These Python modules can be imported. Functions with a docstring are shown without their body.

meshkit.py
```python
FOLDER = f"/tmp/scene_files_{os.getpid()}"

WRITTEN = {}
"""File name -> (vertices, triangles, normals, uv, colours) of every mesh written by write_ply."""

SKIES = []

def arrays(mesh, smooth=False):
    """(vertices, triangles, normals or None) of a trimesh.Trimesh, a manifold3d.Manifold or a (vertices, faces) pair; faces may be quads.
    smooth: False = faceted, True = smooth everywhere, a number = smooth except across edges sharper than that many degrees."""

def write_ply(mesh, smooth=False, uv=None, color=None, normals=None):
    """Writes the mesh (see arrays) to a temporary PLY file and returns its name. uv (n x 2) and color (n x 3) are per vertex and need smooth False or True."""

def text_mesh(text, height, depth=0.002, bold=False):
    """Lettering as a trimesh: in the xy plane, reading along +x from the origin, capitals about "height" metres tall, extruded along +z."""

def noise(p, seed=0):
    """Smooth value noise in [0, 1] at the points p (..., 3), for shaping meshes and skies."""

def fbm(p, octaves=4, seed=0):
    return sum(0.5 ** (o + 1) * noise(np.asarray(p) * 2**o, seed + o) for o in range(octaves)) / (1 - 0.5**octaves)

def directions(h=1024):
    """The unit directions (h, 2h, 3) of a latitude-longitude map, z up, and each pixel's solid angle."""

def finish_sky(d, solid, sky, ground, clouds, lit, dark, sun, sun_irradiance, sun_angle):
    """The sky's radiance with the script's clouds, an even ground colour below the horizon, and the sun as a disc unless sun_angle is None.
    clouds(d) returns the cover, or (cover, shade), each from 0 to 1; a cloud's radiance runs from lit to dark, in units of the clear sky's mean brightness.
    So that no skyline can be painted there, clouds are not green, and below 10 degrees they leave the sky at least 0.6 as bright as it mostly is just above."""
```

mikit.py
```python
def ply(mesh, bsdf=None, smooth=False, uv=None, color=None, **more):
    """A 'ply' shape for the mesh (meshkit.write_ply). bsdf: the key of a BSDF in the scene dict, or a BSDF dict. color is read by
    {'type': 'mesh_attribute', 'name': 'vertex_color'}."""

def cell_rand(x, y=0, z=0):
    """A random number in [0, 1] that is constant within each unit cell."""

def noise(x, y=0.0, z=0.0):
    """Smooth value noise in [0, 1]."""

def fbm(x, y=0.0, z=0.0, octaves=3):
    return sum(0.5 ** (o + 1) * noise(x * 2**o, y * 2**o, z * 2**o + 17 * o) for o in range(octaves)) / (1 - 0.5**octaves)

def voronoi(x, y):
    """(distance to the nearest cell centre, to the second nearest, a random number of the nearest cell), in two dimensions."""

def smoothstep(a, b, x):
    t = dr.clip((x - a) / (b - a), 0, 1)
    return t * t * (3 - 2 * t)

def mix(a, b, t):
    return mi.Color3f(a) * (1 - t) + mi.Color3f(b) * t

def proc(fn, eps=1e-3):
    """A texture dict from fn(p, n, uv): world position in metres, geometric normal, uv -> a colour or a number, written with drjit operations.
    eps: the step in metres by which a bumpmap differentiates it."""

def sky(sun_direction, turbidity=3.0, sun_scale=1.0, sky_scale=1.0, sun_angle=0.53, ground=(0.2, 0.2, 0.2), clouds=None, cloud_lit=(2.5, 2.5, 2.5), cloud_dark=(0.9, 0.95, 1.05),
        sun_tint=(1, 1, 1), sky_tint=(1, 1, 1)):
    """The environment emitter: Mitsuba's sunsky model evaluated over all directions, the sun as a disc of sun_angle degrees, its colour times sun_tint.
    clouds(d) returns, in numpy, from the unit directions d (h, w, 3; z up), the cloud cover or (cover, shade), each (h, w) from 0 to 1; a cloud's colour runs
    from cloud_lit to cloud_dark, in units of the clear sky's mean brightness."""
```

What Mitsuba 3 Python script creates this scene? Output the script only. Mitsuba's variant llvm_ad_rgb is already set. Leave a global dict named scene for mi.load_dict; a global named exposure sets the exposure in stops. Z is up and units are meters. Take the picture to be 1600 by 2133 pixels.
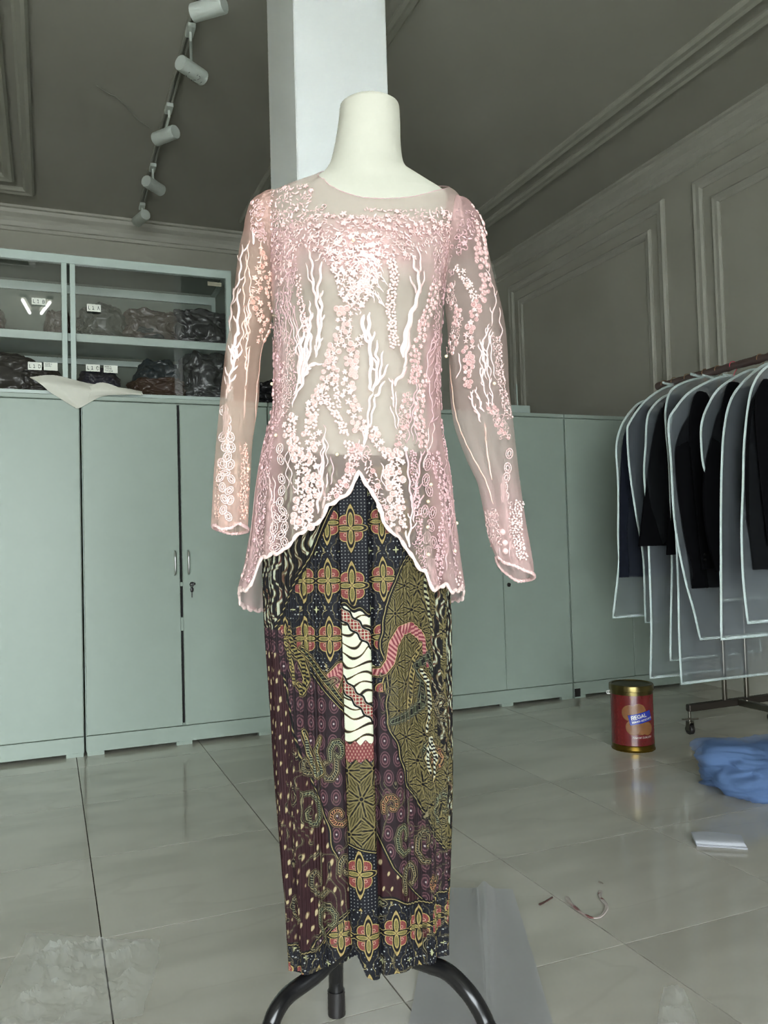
import math, random
import numpy as np
import drjit as dr
import mitsuba as mi
import trimesh, mikit, meshkit
from scipy.interpolate import PchipInterpolator
from mikit import proc, noise, fbm, voronoi, cell_rand, smoothstep, mix

T = mi.ScalarTransform4f
scene, labels = {}, {}
rng = np.random.default_rng(7)

# ------------------------------------------------------------------ camera, sky, exposure
FPX, YAW, PIT, ROLL, CAMZ = 1703.0858, 0.391076, 0.035388, -0.0278795, 1.017
_f0 = np.array([math.sin(YAW), math.cos(YAW), 0.0]); _r0 = np.array([math.cos(YAW), -math.sin(YAW), 0.0]); _u0 = np.array([0, 0, 1.0])
_f1 = _f0 * math.cos(PIT) + _u0 * math.sin(PIT); _u1 = -_f0 * math.sin(PIT) + _u0 * math.cos(PIT)
CR = _r0 * math.cos(ROLL) + _u1 * math.sin(ROLL); CU = -_r0 * math.sin(ROLL) + _u1 * math.cos(ROLL); CF = _f1
CAM = np.array([0, 0, CAMZ])
scene['camera'] = {'type': 'perspective', 'fov': math.degrees(2 * math.atan(800 / FPX)), 'fov_axis': 'x', 'near_clip': 0.05, 'far_clip': 200.0,
                   'to_world': T().look_at(origin=CAM.tolist(), target=(CAM + CF).tolist(), up=CU.tolist())}
exposure = 1.24
SKY = mikit.sky((0.3, 0.8, 0.9), turbidity=5.0, sun_scale=0.0, sky_scale=17.0, ground=(0.34, 0.34, 0.33),
                clouds=lambda d: (np.ones(d.shape[:2]), 0.5 + 0 * d[..., 0]), cloud_lit=(2.6, 2.8, 2.85), cloud_dark=(2.3, 2.5, 2.6))
scene['sky'] = SKY
DOOR_X0, DOOR_X1, DOOR_Z, FRONT_Y = -3.2, 1.1, 2.95, -2.4     # the open shop front behind the camera

# ------------------------------------------------------------------ helpers
def ray(px, py):
    return CF + CR * ((px - 800) / FPX) - CU * ((py - 1066.5) / FPX)
def onZ(px, py, z=0.0):
    d = ray(px, py); return CAM + d * ((z - CAMZ) / d[2])
def onY(px, py, y):
    d = ray(px, py); return CAM + d * (y / d[1])
def onX(px, py, x):
    d = ray(px, py); return CAM + d * (x / d[0])

_count = {}
def key_for(base):
    n = _count.get(base, 0); _count[base] = n + 1
    return base if n == 0 else '%s_%03d' % (base, n)
def obj(name, mesh, bsdf, parent=None, smooth=False, to_world=None, **kw):
    key = key_for((parent + '__' if parent else '') + name)
    d = mesh if isinstance(mesh, dict) else mikit.ply(mesh, bsdf, smooth=smooth, **kw)
    if to_world is not None: d = {**d, 'to_world': to_world}
    scene[key] = d
    return key
def thing(name, label, cat, group=None):
    key = key_for(name); labels[key] = {'label': label, 'category': cat}
    if group: labels[key]['group'] = group
    return key
def tag(key, label, cat, group=None, kind=None):
    labels[key] = {'label': label, 'category': cat}
    if group: labels[key]['group'] = group
    if kind: labels[key]['kind'] = kind
    return key
def struct(key, label=None):
    labels[key] = {'kind': 'structure'}
    if label: labels[key]['label'] = label
    return key
def part_label(key, label=None, kind=None):
    labels.setdefault(key, {})
    if label: labels[key]['label'] = label
    if kind: labels[key]['kind'] = kind
    return key

def cat(*ms): return trimesh.util.concatenate([m for m in (ms[0] if len(ms) == 1 and isinstance(ms[0], (list, tuple)) else ms)])
def box(x0, x1, y0, y1, z0, z1, ch=0.0):
    """a box, its edges chamfered by ch"""
    lo, hi = np.array([x0, y0, z0], float), np.array([x1, y1, z1], float)
    if ch <= 0:
        m = trimesh.creation.box(extents=hi - lo); m.apply_translation((lo + hi) / 2); return m
    pts = []
    for ax in range(3):
        for s in np.ndindex(2, 2, 2):
            p = np.where(np.array(s), hi - ch, lo + ch); p[ax] = hi[ax] if s[ax] else lo[ax]; pts.append(p)
    return trimesh.convex.convex_hull(np.array(pts))
def frame_to(m, o, ex, ey, ez):
    M = np.eye(4); M[:3, 0], M[:3, 1], M[:3, 2], M[:3, 3] = ex, ey, ez, o
    m = m.copy(); m.apply_transform(M); return m
def mat4(o, ex, ey, ez):
    M = np.eye(4); M[:3, 0], M[:3, 1], M[:3, 2], M[:3, 3] = ex, ey, ez, o
    return T(M)
def catmull(p, n):
    p = np.asarray(p, float)
    if len(p) < 3: return p[0] + (p[-1] - p[0]) * np.linspace(0, 1, n)[:, None]
    q = np.vstack([2 * p[0] - p[1], p, 2 * p[-1] - p[-2]])
    t = np.linspace(0, len(p) - 1 - 1e-6, n); i = t.astype(int); f = (t - i)[:, None]
    a, b, c, d = q[i], q[i + 1], q[i + 2], q[i + 3]
    return 0.5 * (2 * b + (c - a) * f + (2 * a - 5 * b + 4 * c - d) * f ** 2 + (3 * b - a - 3 * c + d) * f ** 3)
def tube(path, r, sides=8, flat=None, nrm=None, cap=True, closed=False):
    """a tube along path; r a number or one per point; with nrm (n x 3) it is flattened along nrm by the factor flat"""
    p = np.asarray(path, float); n = len(p)
    t = (np.roll(p, -1, 0) - np.roll(p, 1, 0)) if closed else np.gradient(p, axis=0)
    t /= np.linalg.norm(t, axis=1, keepdims=True) + 1e-12
    if nrm is None:
        a = np.zeros_like(p); ref = np.array([0, 0, 1.0]) if abs(t[0, 2]) < 0.9 else np.array([1.0, 0, 0])
        a[0] = np.cross(t[0], ref); a[0] /= np.linalg.norm(a[0])
        for i in range(1, n):
            v = a[i - 1] - t[i] * (a[i - 1] @ t[i]); a[i] = v / (np.linalg.norm(v) + 1e-12)
        b = np.cross(t, a); fl = 1.0
    else:
        b = nrm - t * (nrm * t).sum(1, keepdims=True); b /= np.linalg.norm(b, axis=1, keepdims=True) + 1e-12
        a = np.cross(b, t); fl = flat or 1.0
    rr = np.broadcast_to(np.asarray(r, float), (n,))
    an = np.arange(sides) * 2 * np.pi / sides
    v = p[:, None] + rr[:, None, None] * (np.cos(an)[None, :, None] * a[:, None] + fl * np.sin(an)[None, :, None] * b[:, None])
    m = n if closed else n - 1
    i, j = np.meshgrid(np.arange(m), np.arange(sides), indexing='ij')
    q = np.stack([i * sides + j, i * sides + (j + 1) % sides, ((i + 1) % n) * sides + (j + 1) % sides, ((i + 1) % n) * sides + j], -1).reshape(-1, 4)
    f = np.vstack([q[:, [0, 1, 2]], q[:, [0, 2, 3]]]); v = v.reshape(-1, 3)
    if cap and not closed:
        k = len(v); v = np.vstack([v, p[:1], p[-1:]]); jj = np.arange(sides)
        f = np.vstack([f, np.stack([np.full(sides, k), (jj + 1) % sides, jj], 1), np.stack([np.full(sides, k + 1), (n - 1) * sides + jj, (n - 1) * sides + (jj + 1) % sides], 1)])
    return trimesh.Trimesh(v, f, process=False)
def lathe(prof, n=32):
    """prof: (r, z) pairs from bottom to top, revolved about z"""
    return trimesh.creation.revolve(np.asarray(prof, float), sections=n)
def grid_mesh(P, closed_u=False):
    """P (rows, cols, 3) -> trimesh"""
    R, C = P.shape[:2]; cc = C if closed_u else C - 1
    i, j = np.meshgrid(np.arange(R - 1), np.arange(cc), indexing='ij')
    a, b = i * C + j, i * C + (j + 1) % C
    q = np.stack([a, b, b + C, a + C], -1).reshape(-1, 4)
    return trimesh.Trimesh(P.reshape(-1, 3), np.vstack([q[:, [0, 1, 2]], q[:, [0, 2, 3]]]), process=False)
def sheet(P, th):
    """a closed sheet of thickness th over the grid P (rows, cols, 3)"""
    g = grid_mesh(P); n = np.array(g.vertex_normals); R, C = P.shape[:2]
    top, bot = P.reshape(-1, 3) + n * th / 2, P.reshape(-1, 3) - n * th / 2
    f = np.array(g.faces); k = R * C
    ring = np.concatenate([np.arange(C), np.arange(1, R) * C + C - 1, (R - 1) * C + np.arange(C - 2, -1, -1), np.arange(R - 2, 0, -1) * C])
    r2 = np.roll(ring, -1)
    side = np.vstack([np.stack([ring, ring + k, r2], 1), np.stack([r2, ring + k, r2 + k], 1)])
    return trimesh.Trimesh(np.vstack([top, bot]), np.vstack([f, f[:, ::-1] + k, side]), process=False)
def lump(c, size, seed, amp=0.18, freq=2.2, sub=4, flat_bottom=True, power=0.8):
    m = trimesh.creation.icosphere(subdivisions=sub); v = np.array(m.vertices)
    v = np.sign(v) * np.abs(v) ** power
    n = meshkit.fbm(v * freq + seed * 7.3, 4, seed)[:, None] - 0.5
    v = v * (1 + 2 * amp * n)
    if flat_bottom: v[:, 2] = np.where(v[:, 2] < -0.6, -0.6 - 0.05 * (-0.6 - v[:, 2]), v[:, 2])
    v[:, 2] -= v[:, 2].min()
    v = v * np.array(size) + np.array(c)
    return trimesh.Trimesh(v, m.faces, process=False)

# ------------------------------------------------------------------ materials
def S(r, g, b):
    """an sRGB colour of 0..255 as linear reflectance"""
    c = np.array([r, g, b]) / 255.0
    return [float(x) for x in np.where(c <= 0.04045, c / 12.92, ((c + 0.055) / 1.055) ** 2.4)]
def rgb(c): return {'type': 'rgb', 'value': list(c)} if not isinstance(c, dict) else c
def mat(name, color, rough=0.6, metallic=0.0, spec=0.5, bump=None, bump_scale=1.0, two=True, **kw):
    d = {'type': 'principled', 'base_color': rgb(color), 'roughness': rough, 'metallic': metallic, 'specular': spec, **kw}
    if bump is not None: d = {'type': 'bumpmap', 'arbitrary': bump, 'scale': bump_scale, 'bsdf': d}
    if two: d = {'type': 'twosided', 'bsdf': d}
    scene[name] = d
    return name
def sheer(name, color, opacity, rough=0.6, spec=0.3, **kw):
    scene[name] = {'type': 'mask', 'opacity': opacity if isinstance(opacity, dict) else {'type': 'rgb', 'value': opacity},
                   'bsdf': {'type': 'twosided', 'bsdf': {'type': 'principled', 'base_color': rgb(color), 'roughness': rough, 'specular': spec, **kw}}}
    return name

# ------------------------------------------------------------------ room materials
def marble(p, n, uv):
    tx, ty = dr.floor((p.x - 0.118) / 0.598), dr.floor((p.y + 0.119) / 0.605)
    k = cell_rand(tx, ty, 3)
    x, y = p.x + 13 * cell_rand(tx, ty, 1), p.y + 9 * cell_rand(tx, ty, 2)
    w = fbm(x * 2.2, y * 5.5, 3.0, 3)
    vein = smoothstep(0.035, 0.0, dr.abs(fbm(x * 1.6 + 1.5 * w, y * 4.0 + 1.2 * w, 8.0, 2) - 0.5))
    c = mix(S(160, 157, 146), S(173, 170, 159), smoothstep(0.3, 0.7, w))
    c = mix(c, S(136, 131, 118), 0.12 * vein)
    return c * (0.965 + 0.06 * k)
mat('m_tile', proc(marble), rough=0.11, spec=0.55)
mat('m_grout', S(70, 64, 56), rough=0.9)
def paint(c0, c1, f=1.2):
    def fn(p, n, uv):
        return mix(c0, c1, noise(p.x * f * 2, p.y * f * 2, p.z * f * 2))
    return proc(fn)
mat('m_wall', paint(S(142, 141, 129), S(152, 151, 139)), rough=0.75, spec=0.25)
mat('m_ceiling', paint(S(134, 133, 122), S(144, 143, 132), 0.8), rough=0.85, spec=0.15)
mat('m_ceiltrim', S(139, 139, 127), rough=0.6, spec=0.3)
mat('m_trim', S(154, 153, 142), rough=0.6, spec=0.3)
def pillar_paint(p, n, uv):
    c = mix(S(222, 227, 226), S(229, 233, 232), noise(p.x * 5, p.y * 5, p.z * 2.5))
    return c
mat('m_pillar', proc(pillar_paint), rough=0.5, spec=0.4)
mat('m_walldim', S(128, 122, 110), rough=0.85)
mat('m_outside', S(234, 233, 229), rough=0.9)

RX, BY, LX, CZ = 4.05, 6.79, -4.6, 3.645
# floor: a mortar bed and one entry per marble tile
scene['floor'] = mikit.ply(box(LX, RX, FRONT_Y, BY, -0.2, -0.006), 'm_grout'); struct('floor', 'glossy grey marble tiled shop floor')
for i in range(-8, 8):
    for j in range(-4, 12):
        x0, x1, y0, y1 = 0.118 + 0.598 * i, 0.118 + 0.598 * (i + 1), -0.119 + 0.605 * j, -0.119 + 0.605 * (j + 1)
        x0, x1, y0, y1 = max(x0, LX), min(x1, RX), max(y0, FRONT_Y), min(y1, BY)
        if x1 - x0 < 0.02 or y1 - y0 < 0.02: continue
        obj('tile', box(x0 + 0.0017, x1 - 0.0017, y0 + 0.0017, y1 - 0.0017, -0.012, 0.0, 0.0003), 'm_tile', 'floor')
scene['ground_outside'] = mikit.ply(box(-30, 30, -40, FRONT_Y - 0.25, -0.4, -0.12), 'm_outside'); struct('ground_outside')
scene['floor_sill'] = mikit.ply(box(DOOR_X0, DOOR_X1, FRONT_Y - 0.25, FRONT_Y, -0.3, 0.0), 'm_tile'); struct('floor_sill')
scene['ceiling'] = mikit.ply(box(LX, RX, FRONT_Y, BY, CZ, CZ + 0.15), 'm_ceiling'); struct('ceiling', 'dim plastered ceiling with raised panel mouldings')
scene['wall_back'] = mikit.ply(box(LX, RX, BY, BY + 0.2, -0.2, CZ), 'm_wall'); struct('wall_back')
scene['wall_right'] = mikit.ply(box(RX, RX + 0.2, FRONT_Y, BY, -0.2, CZ), 'm_wall'); struct('wall_right')
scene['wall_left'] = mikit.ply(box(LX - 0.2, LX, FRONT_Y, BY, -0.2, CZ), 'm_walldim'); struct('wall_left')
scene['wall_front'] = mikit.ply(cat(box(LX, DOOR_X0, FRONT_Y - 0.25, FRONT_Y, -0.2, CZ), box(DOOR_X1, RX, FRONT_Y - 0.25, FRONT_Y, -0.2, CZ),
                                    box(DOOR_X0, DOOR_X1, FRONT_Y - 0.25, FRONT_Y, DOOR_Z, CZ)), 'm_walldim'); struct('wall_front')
# crown mouldings: stepped profile swept along the back and the right wall
def crown_profile():
    return [(0, 0), (0.10, 0), (0.10, -0.018), (0.082, -0.024), (0.074, -0.05), (0.045, -0.075), (0.028, -0.10), (0.022, -0.135), (0.012, -0.14), (0.012, -0.165), (0, -0.17)]
def sweep2(prof, a, b, out):
    """a constant profile (d out of the wall, z) from a to b, mitred not at all"""
    a, b, out = np.array(a, float), np.array(b, float), np.array(out, float)
    P = np.array([[p + out * d + np.array([0, 0, z]) for (d, z) in prof] for p in (a, b)])
    m = grid_mesh(P)
    caps = [trimesh.Trimesh(P[k], [[0, i, i + 1] if k else [0, i + 1, i] for i in range(1, len(prof) - 1)], process=False) for k in (0, 1)]
    return cat([m] + caps)
scene['trim_1'] = mikit.ply(sweep2(crown_profile(), (LX, BY, CZ), (RX, BY, CZ), (0, -1, 0)), 'm_trim'); struct('trim_1', 'crown moulding along the back wall')
scene['trim_2'] = mikit.ply(sweep2(crown_profile(), (RX, FRONT_Y, CZ), (RX, BY, CZ), (-1, 0, 0)), 'm_trim'); struct('trim_2', 'crown moulding along the panelled right wall')
# moulded frames: four mitred strips each
def strip_frame(key, o, ex, ey, ez, w, h, t, d, m='m_trim', label=None):
    """a rectangular moulding frame w x h in the plane (ex, ey) at o (its lower left corner), strip width t, standing out d along ez; four strips as parts"""
    struct(key, label)
    prof = [(0, 0), (0, d * 0.6), (t * 0.2, d), (t * 0.45, d * 0.75), (t * 0.8, d * 0.7), (t, d * 0.35), (t, 0)]
    cs = np.array([(0, 0), (w, 0), (w, h), (0, h)], float); inn = np.array([(1, 1), (-1, 1), (-1, -1), (1, -1)], float)
    o, ex, ey, ez = (np.array(q, float) for q in (o, ex, ey, ez))
    for k in range(4):
        a, b = k, (k + 1) % 4
        P = np.array([[o + ex * (cs[q] + inn[q] * s)[0] + ey * (cs[q] + inn[q] * s)[1] + ez * z for (s, z) in prof] for q in (a, b)])
        obj('strip', grid_mesh(P), m, key)
# right wall: outer and inner frame of each panel (positions measured along the wall)
ya_out0, ya_out1 = onX(1385, 430, RX)[1], onX(1063, 640, RX)[1]
ya_in0, ya_in1 = onX(1357, 490, RX)[1], onX(1083, 660, RX)[1]
zo, zi = onX(1394, 409, RX)[2], onX(1362, 475, RX)[2]
ex, ey, ez = (0, 1, 0), (0, 0, 1), (-1, 0, 0)
k = 3
pitch = ya_out0 - onX(1447, 420, RX)[1]
span = ya_out1 - ya_out0
for q in range(3):
    y0 = ya_out0 - q * (span + pitch)
    if y0 + span < FRONT_Y + 0.3: break
    y00 = max(y0, FRONT_Y + 0.1)
    strip_frame('trim_%d' % k, (RX, y00, 0.30), ex, ey, ez, y0 + span - y00, zo - 0.30, 0.075, 0.03); k += 1
    y01 = max(y0 + (ya_in0 - ya_out0), FRONT_Y + 0.25)
    strip_frame('trim_%d' % k, (RX, y01, 0.48), ex, ey, ez, y0 + (ya_in1 - ya_out0) - y01, zi - 0.48, 0.06, 0.025); k += 1
# ceiling panels: raised double frames
def ceil_frame(x0, x1, y0, y1, t=0.075, d=0.035):
    global k
    strip_frame('trim_%d' % k, (x0, y0, CZ), (1, 0, 0), (0, 1, 0), (0, 0, -1), x1 - x0, y1 - y0, t, d, 'm_ceiltrim'); k += 1
pc = onZ(497, 457, CZ); pl = onZ(72, 402, CZ); pl2 = onZ(30, 372, CZ)
xr_out, xr_in = onZ(1500, 112, CZ)[0], onZ(1500, 80, CZ)[0]
gap = xr_out - 3.37
ceil_frame(pc[0], xr_out, 0.6, pc[1])
ceil_frame(pc[0] + 0.17, xr_out - 0.17, 0.77, pc[1] - 0.17)
ceil_frame(LX + 0.5, pl[0], 0.6, pl[1])
ceil_frame(LX + 0.67, pl2[0], 0.77, pl2[1])
# the square pillar
scene['pillar'] = mikit.ply(box(0.852, 1.220, 2.80, 3.17, 0, CZ, 0.004), 'm_pillar'); struct('pillar', 'white painted square pillar behind the dress form')

# two fluorescent tubes on the ceiling by the shop front (they show as reflections in the showcase)
scene['m_tubeglass'] = {'type': 'diffuse', 'reflectance': {'type': 'rgb', 'value': [0.8, 0.8, 0.8]}}
def mirrored(px, py, z, plane):
    d = ray(px, py); s = (z - CAMZ) / d[2]; p = CAM + d * s
    return np.array([p[0], 2 * plane - p[1], z])
for (a, b, wd) in (((47, 625), (62, 652), 'left'), ((104, 630), (86, 653), 'right')):
    A, B = mirrored(*a, CZ - 0.06, 4.3485), mirrored(*b, CZ - 0.06, 4.3485)
    t = thing('tube_lamp', 'fluorescent tube lamp by the shop front, the %s of two reflected in the showcase pane' % wd, 'lamp', 'tube lamps by the shop front')
    d_ = (B - A) / np.linalg.norm(B - A); e_ = np.cross(d_, [0, 0, 1.0])
    key = obj('tube', tube(np.array([A, B]), 0.016, 12), 'm_tubeglass', t)
    scene[key]['emitter'] = {'type': 'area', 'radiance': {'type': 'rgb', 'value': [4.0, 4.1, 3.8]}}
    bx = box(-0.03, 0.03, 0, np.linalg.norm(B - A), 0.0, 0.03, 0.003)
    obj('batten', frame_to(bx, A + np.array([0, 0, 0.03]), e_, d_, (0, 0, 1)), 'm_trim', t)

# ------------------------------------------------------------------ steel lockers along the back
def speck(c0, c1, f=60):
    def fn(p, n, uv): return mix(c0, c1, noise(p.x * f, p.y * f, p.z * f))
    return proc(fn)
mat('m_steel', S(133, 145, 135), rough=0.38, spec=0.3)
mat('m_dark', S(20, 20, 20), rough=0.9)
mat('m_chrome', S(205, 208, 206), rough=0.18, metallic=1.0)
mat('m_blackplastic', S(26, 24, 24), rough=0.35)
LY, LH, LW, LD = 4.32, 1.787, 0.950, 0.45
MISTAKE = 0
def rod(p0, p1, r, n=12): return tube(np.array([p0, p1], float), r, n)
where = ['grey steel locker at the far left, its doors half out of the picture', 'grey steel two-door locker left of the dress with a key hanging in its lock',
         'grey steel locker standing behind the dress form', 'grey steel two-door locker right of the dress, beside the garment rack', 'grey steel locker half hidden behind the hanging garment bags']
for i in range(5):
    x0 = 0.163 + 0.957 * (i - 1); x1 = x0 + LW; xm = (x0 + x1) / 2
    t = thing('locker', where[i], 'locker', 'steel lockers along the back')
    obj('body', cat(box(x0, x1, LY + 0.022, LY + LD, 0.02, LH - 0.022), box(x0 - 0.001, x1 + 0.001, LY - 0.002, LY + LD, LH - 0.024, LH, 0.003)), 'm_steel', t)
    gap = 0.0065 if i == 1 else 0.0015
    z0, z1 = 0.099, LH - 0.027
    for sgn in (0, 1):
        a, b = (x0 + 0.003, xm - gap) if sgn == 0 else (xm + gap, x1 - 0.003)
        d = obj('door', box(a, b, LY, LY + 0.02, z0, z1, 0.003), 'm_steel', t)
        hx = xm - 0.032 if sgn == 0 else xm + 0.036
        hz0, hz1 = onY(362, 1197, LY)[2], onY(362, 1148, LY)[2]
        obj('handle', cat(tube([[hx, LY - 0.002, hz0], [hx, LY - 0.018, hz0 + 0.008], [hx, LY - 0.02, (hz0 + hz1) / 2], [hx, LY - 0.018, hz1 - 0.008], [hx, LY - 0.002, hz1]], 0.0055, 10)), 'm_chrome', d, smooth=50)
        if sgn == 1:
            c = onY(400, 1217, LY) if i == 1 else np.array([hx, LY, 0.73])
            ring = lathe([(0, 0), (0.0125, 0), (0.0125, 0.004), (0.009, 0.007), (0, 0.007)], 20)
            obj('lock', frame_to(ring, (c[0], LY + 0.001, c[2]), (1, 0, 0), (0, 0, 1), (0, -1, 0)), 'm_blackplastic', d, smooth=40)
            if i == 1:
                k1 = cat(lump((0, 0, 0), (0.009, 0.004, 0.013), 3, 0.0, sub=2, flat_bottom=False), box(-0.0025, 0.0025, -0.0015, 0.0015, -0.028, 0.004))
                k1.apply_translation((c[0] - 0.002, LY - 0.006, c[2] - 0.040))
                k2 = cat(lump((0, 0, 0), (0.0085, 0.004, 0.006), 4, 0.0, sub=2, flat_bottom=False)); k2.apply_translation((c[0] + 0.008, LY - 0.012, c[2] - 0.004))
                an = np.linspace(0, 2 * np.pi, 17)[:-1]
                rg = tube(np.stack([c[0] - 0.002 + 0.011 * np.cos(an), LY - 0.008 + 0 * an, c[2] - 0.012 + 0.012 * np.sin(an)], 1), 0.0009, 5, closed=True)
                obj('key', cat(k1, k2), 'm_blackplastic', d, smooth=40); obj('key_ring', rg, 'm_chrome', d)
    if i == 1:
        for zz, h in ((onY(381, 1217, LY)[2], 0.022), (onY(383, 1300, LY)[2], 0.07)):
            obj('latch', box(xm - 0.008, xm + 0.008, LY + 0.006, LY + 0.03, zz - h / 2, zz + h / 2, 0.002), 'm_steel', t)
    if gap > 0.003: part_label(obj('gap_shade', box(xm - 0.012, xm + 0.012, LY + 0.0195, LY + 0.0225, z0 + 0.01, z1 - 0.004), 'm_dark', t), 'dark strip standing in for the shade in the gap between the two doors')  # added dark strip, the shade inside the door gap put into its colour
    pl = cat(box(x0 + 0.002, x1 - 0.002, LY + 0.001, LY + 0.02, 0.017, 0.096, 0.002), *[box(a - 0.04, a + 0.04, LY + 0.002, LY + 0.03, 0.0, 0.03) for a in (x0 + 0.045, xm, x1 - 0.045)],
             *[box(a - 0.04, a + 0.04, LY + LD - 0.05, LY + LD, 0.0, 0.03) for a in (x0 + 0.045, x1 - 0.045)])
    obj('plinth', pl, 'm_steel', t)
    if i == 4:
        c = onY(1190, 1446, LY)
        obj('plinth_hole_patch', box(x0 + 0.002, x0 + 0.045, LY - 0.004, LY + 0.002, c[2] - 0.02, c[2] + 0.03, 0.002), 'm_blackplastic', t)  # black plate standing in for the dark of a small hole in the plinth

# ------------------------------------------------------------------ glass showcase on the left lockers
SY0, SY1, SZ0 = LY + 0.02, LY + 0.46, LH + 0.001
SZ1 = onY(300, 560, SY0)[2] + 0.035; SX1 = onY(482, 600, SY0)[0]; SX0 = -0.785
SXM = onY(143, 640, SY0)[0]
mat('m_alu', S(150, 163, 156), rough=0.35, spec=0.5)
mat('m_showback', S(84, 93, 83), rough=0.7)
scene['m_pane'] = {'type': 'thindielectric', 'int_ior': 1.5}
t = thing('showcase', 'white-framed glass showcase with two shelves of bagged clothes on the lockers', 'showcase')
fr = 0.03
obj('frame', cat(box(SX0, SX1, SY0, SY0 + 0.03, SZ1 - 0.045, SZ1, 0.002), box(SX0, SX1, SY0, SY0 + 0.03, SZ0, SZ0 + 0.02, 0.002),
                 box(SX1 - fr, SX1, SY0, SY0 + 0.03, SZ0, SZ1, 0.002), box(SX0, SX0 + fr, SY0, SY0 + 0.03, SZ0, SZ1, 0.002),
                 box(SX1 - fr, SX1, SY1 - 0.03, SY1, SZ0, SZ1), box(SX1 - fr, SX1, SY0, SY1, SZ1 - 0.03, SZ1), box(SX0, SX1, SY1 - 0.03, SY1 - 0.02, SZ1 - 0.075, SZ1 - 0.03)), 'm_alu', t)
for s in (-1, 1):
    xa = SXM + s * 0.020
    obj('mullion', box(xa - 0.013, xa + 0.013, SY0 - (0.006 if s < 0 else 0), SY0 + 0.02, SZ0 + 0.02, SZ1 - 0.045, 0.002), 'm_alu', t)
obj('back', box(SX0, SX1, SY1 - 0.012, SY1, SZ0, SZ1), 'm_showback', t)
obj('top', box(SX0, SX1, SY0 + 0.03, SY1, SZ1 - 0.012, SZ1), 'm_showback', t)
obj('side', box(SX1 - 0.008, SX1, SY0 + 0.03, SY1 - 0.03, SZ0, SZ1 - 0.03), 'm_showback', t); obj('side', box(SX0, SX0 + 0.008, SY0 + 0.03, SY1, SZ0, SZ1 - 0.03), 'm_showback', t)
zs = onY(300, 712, SY0 + 0.03)[2]
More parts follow.
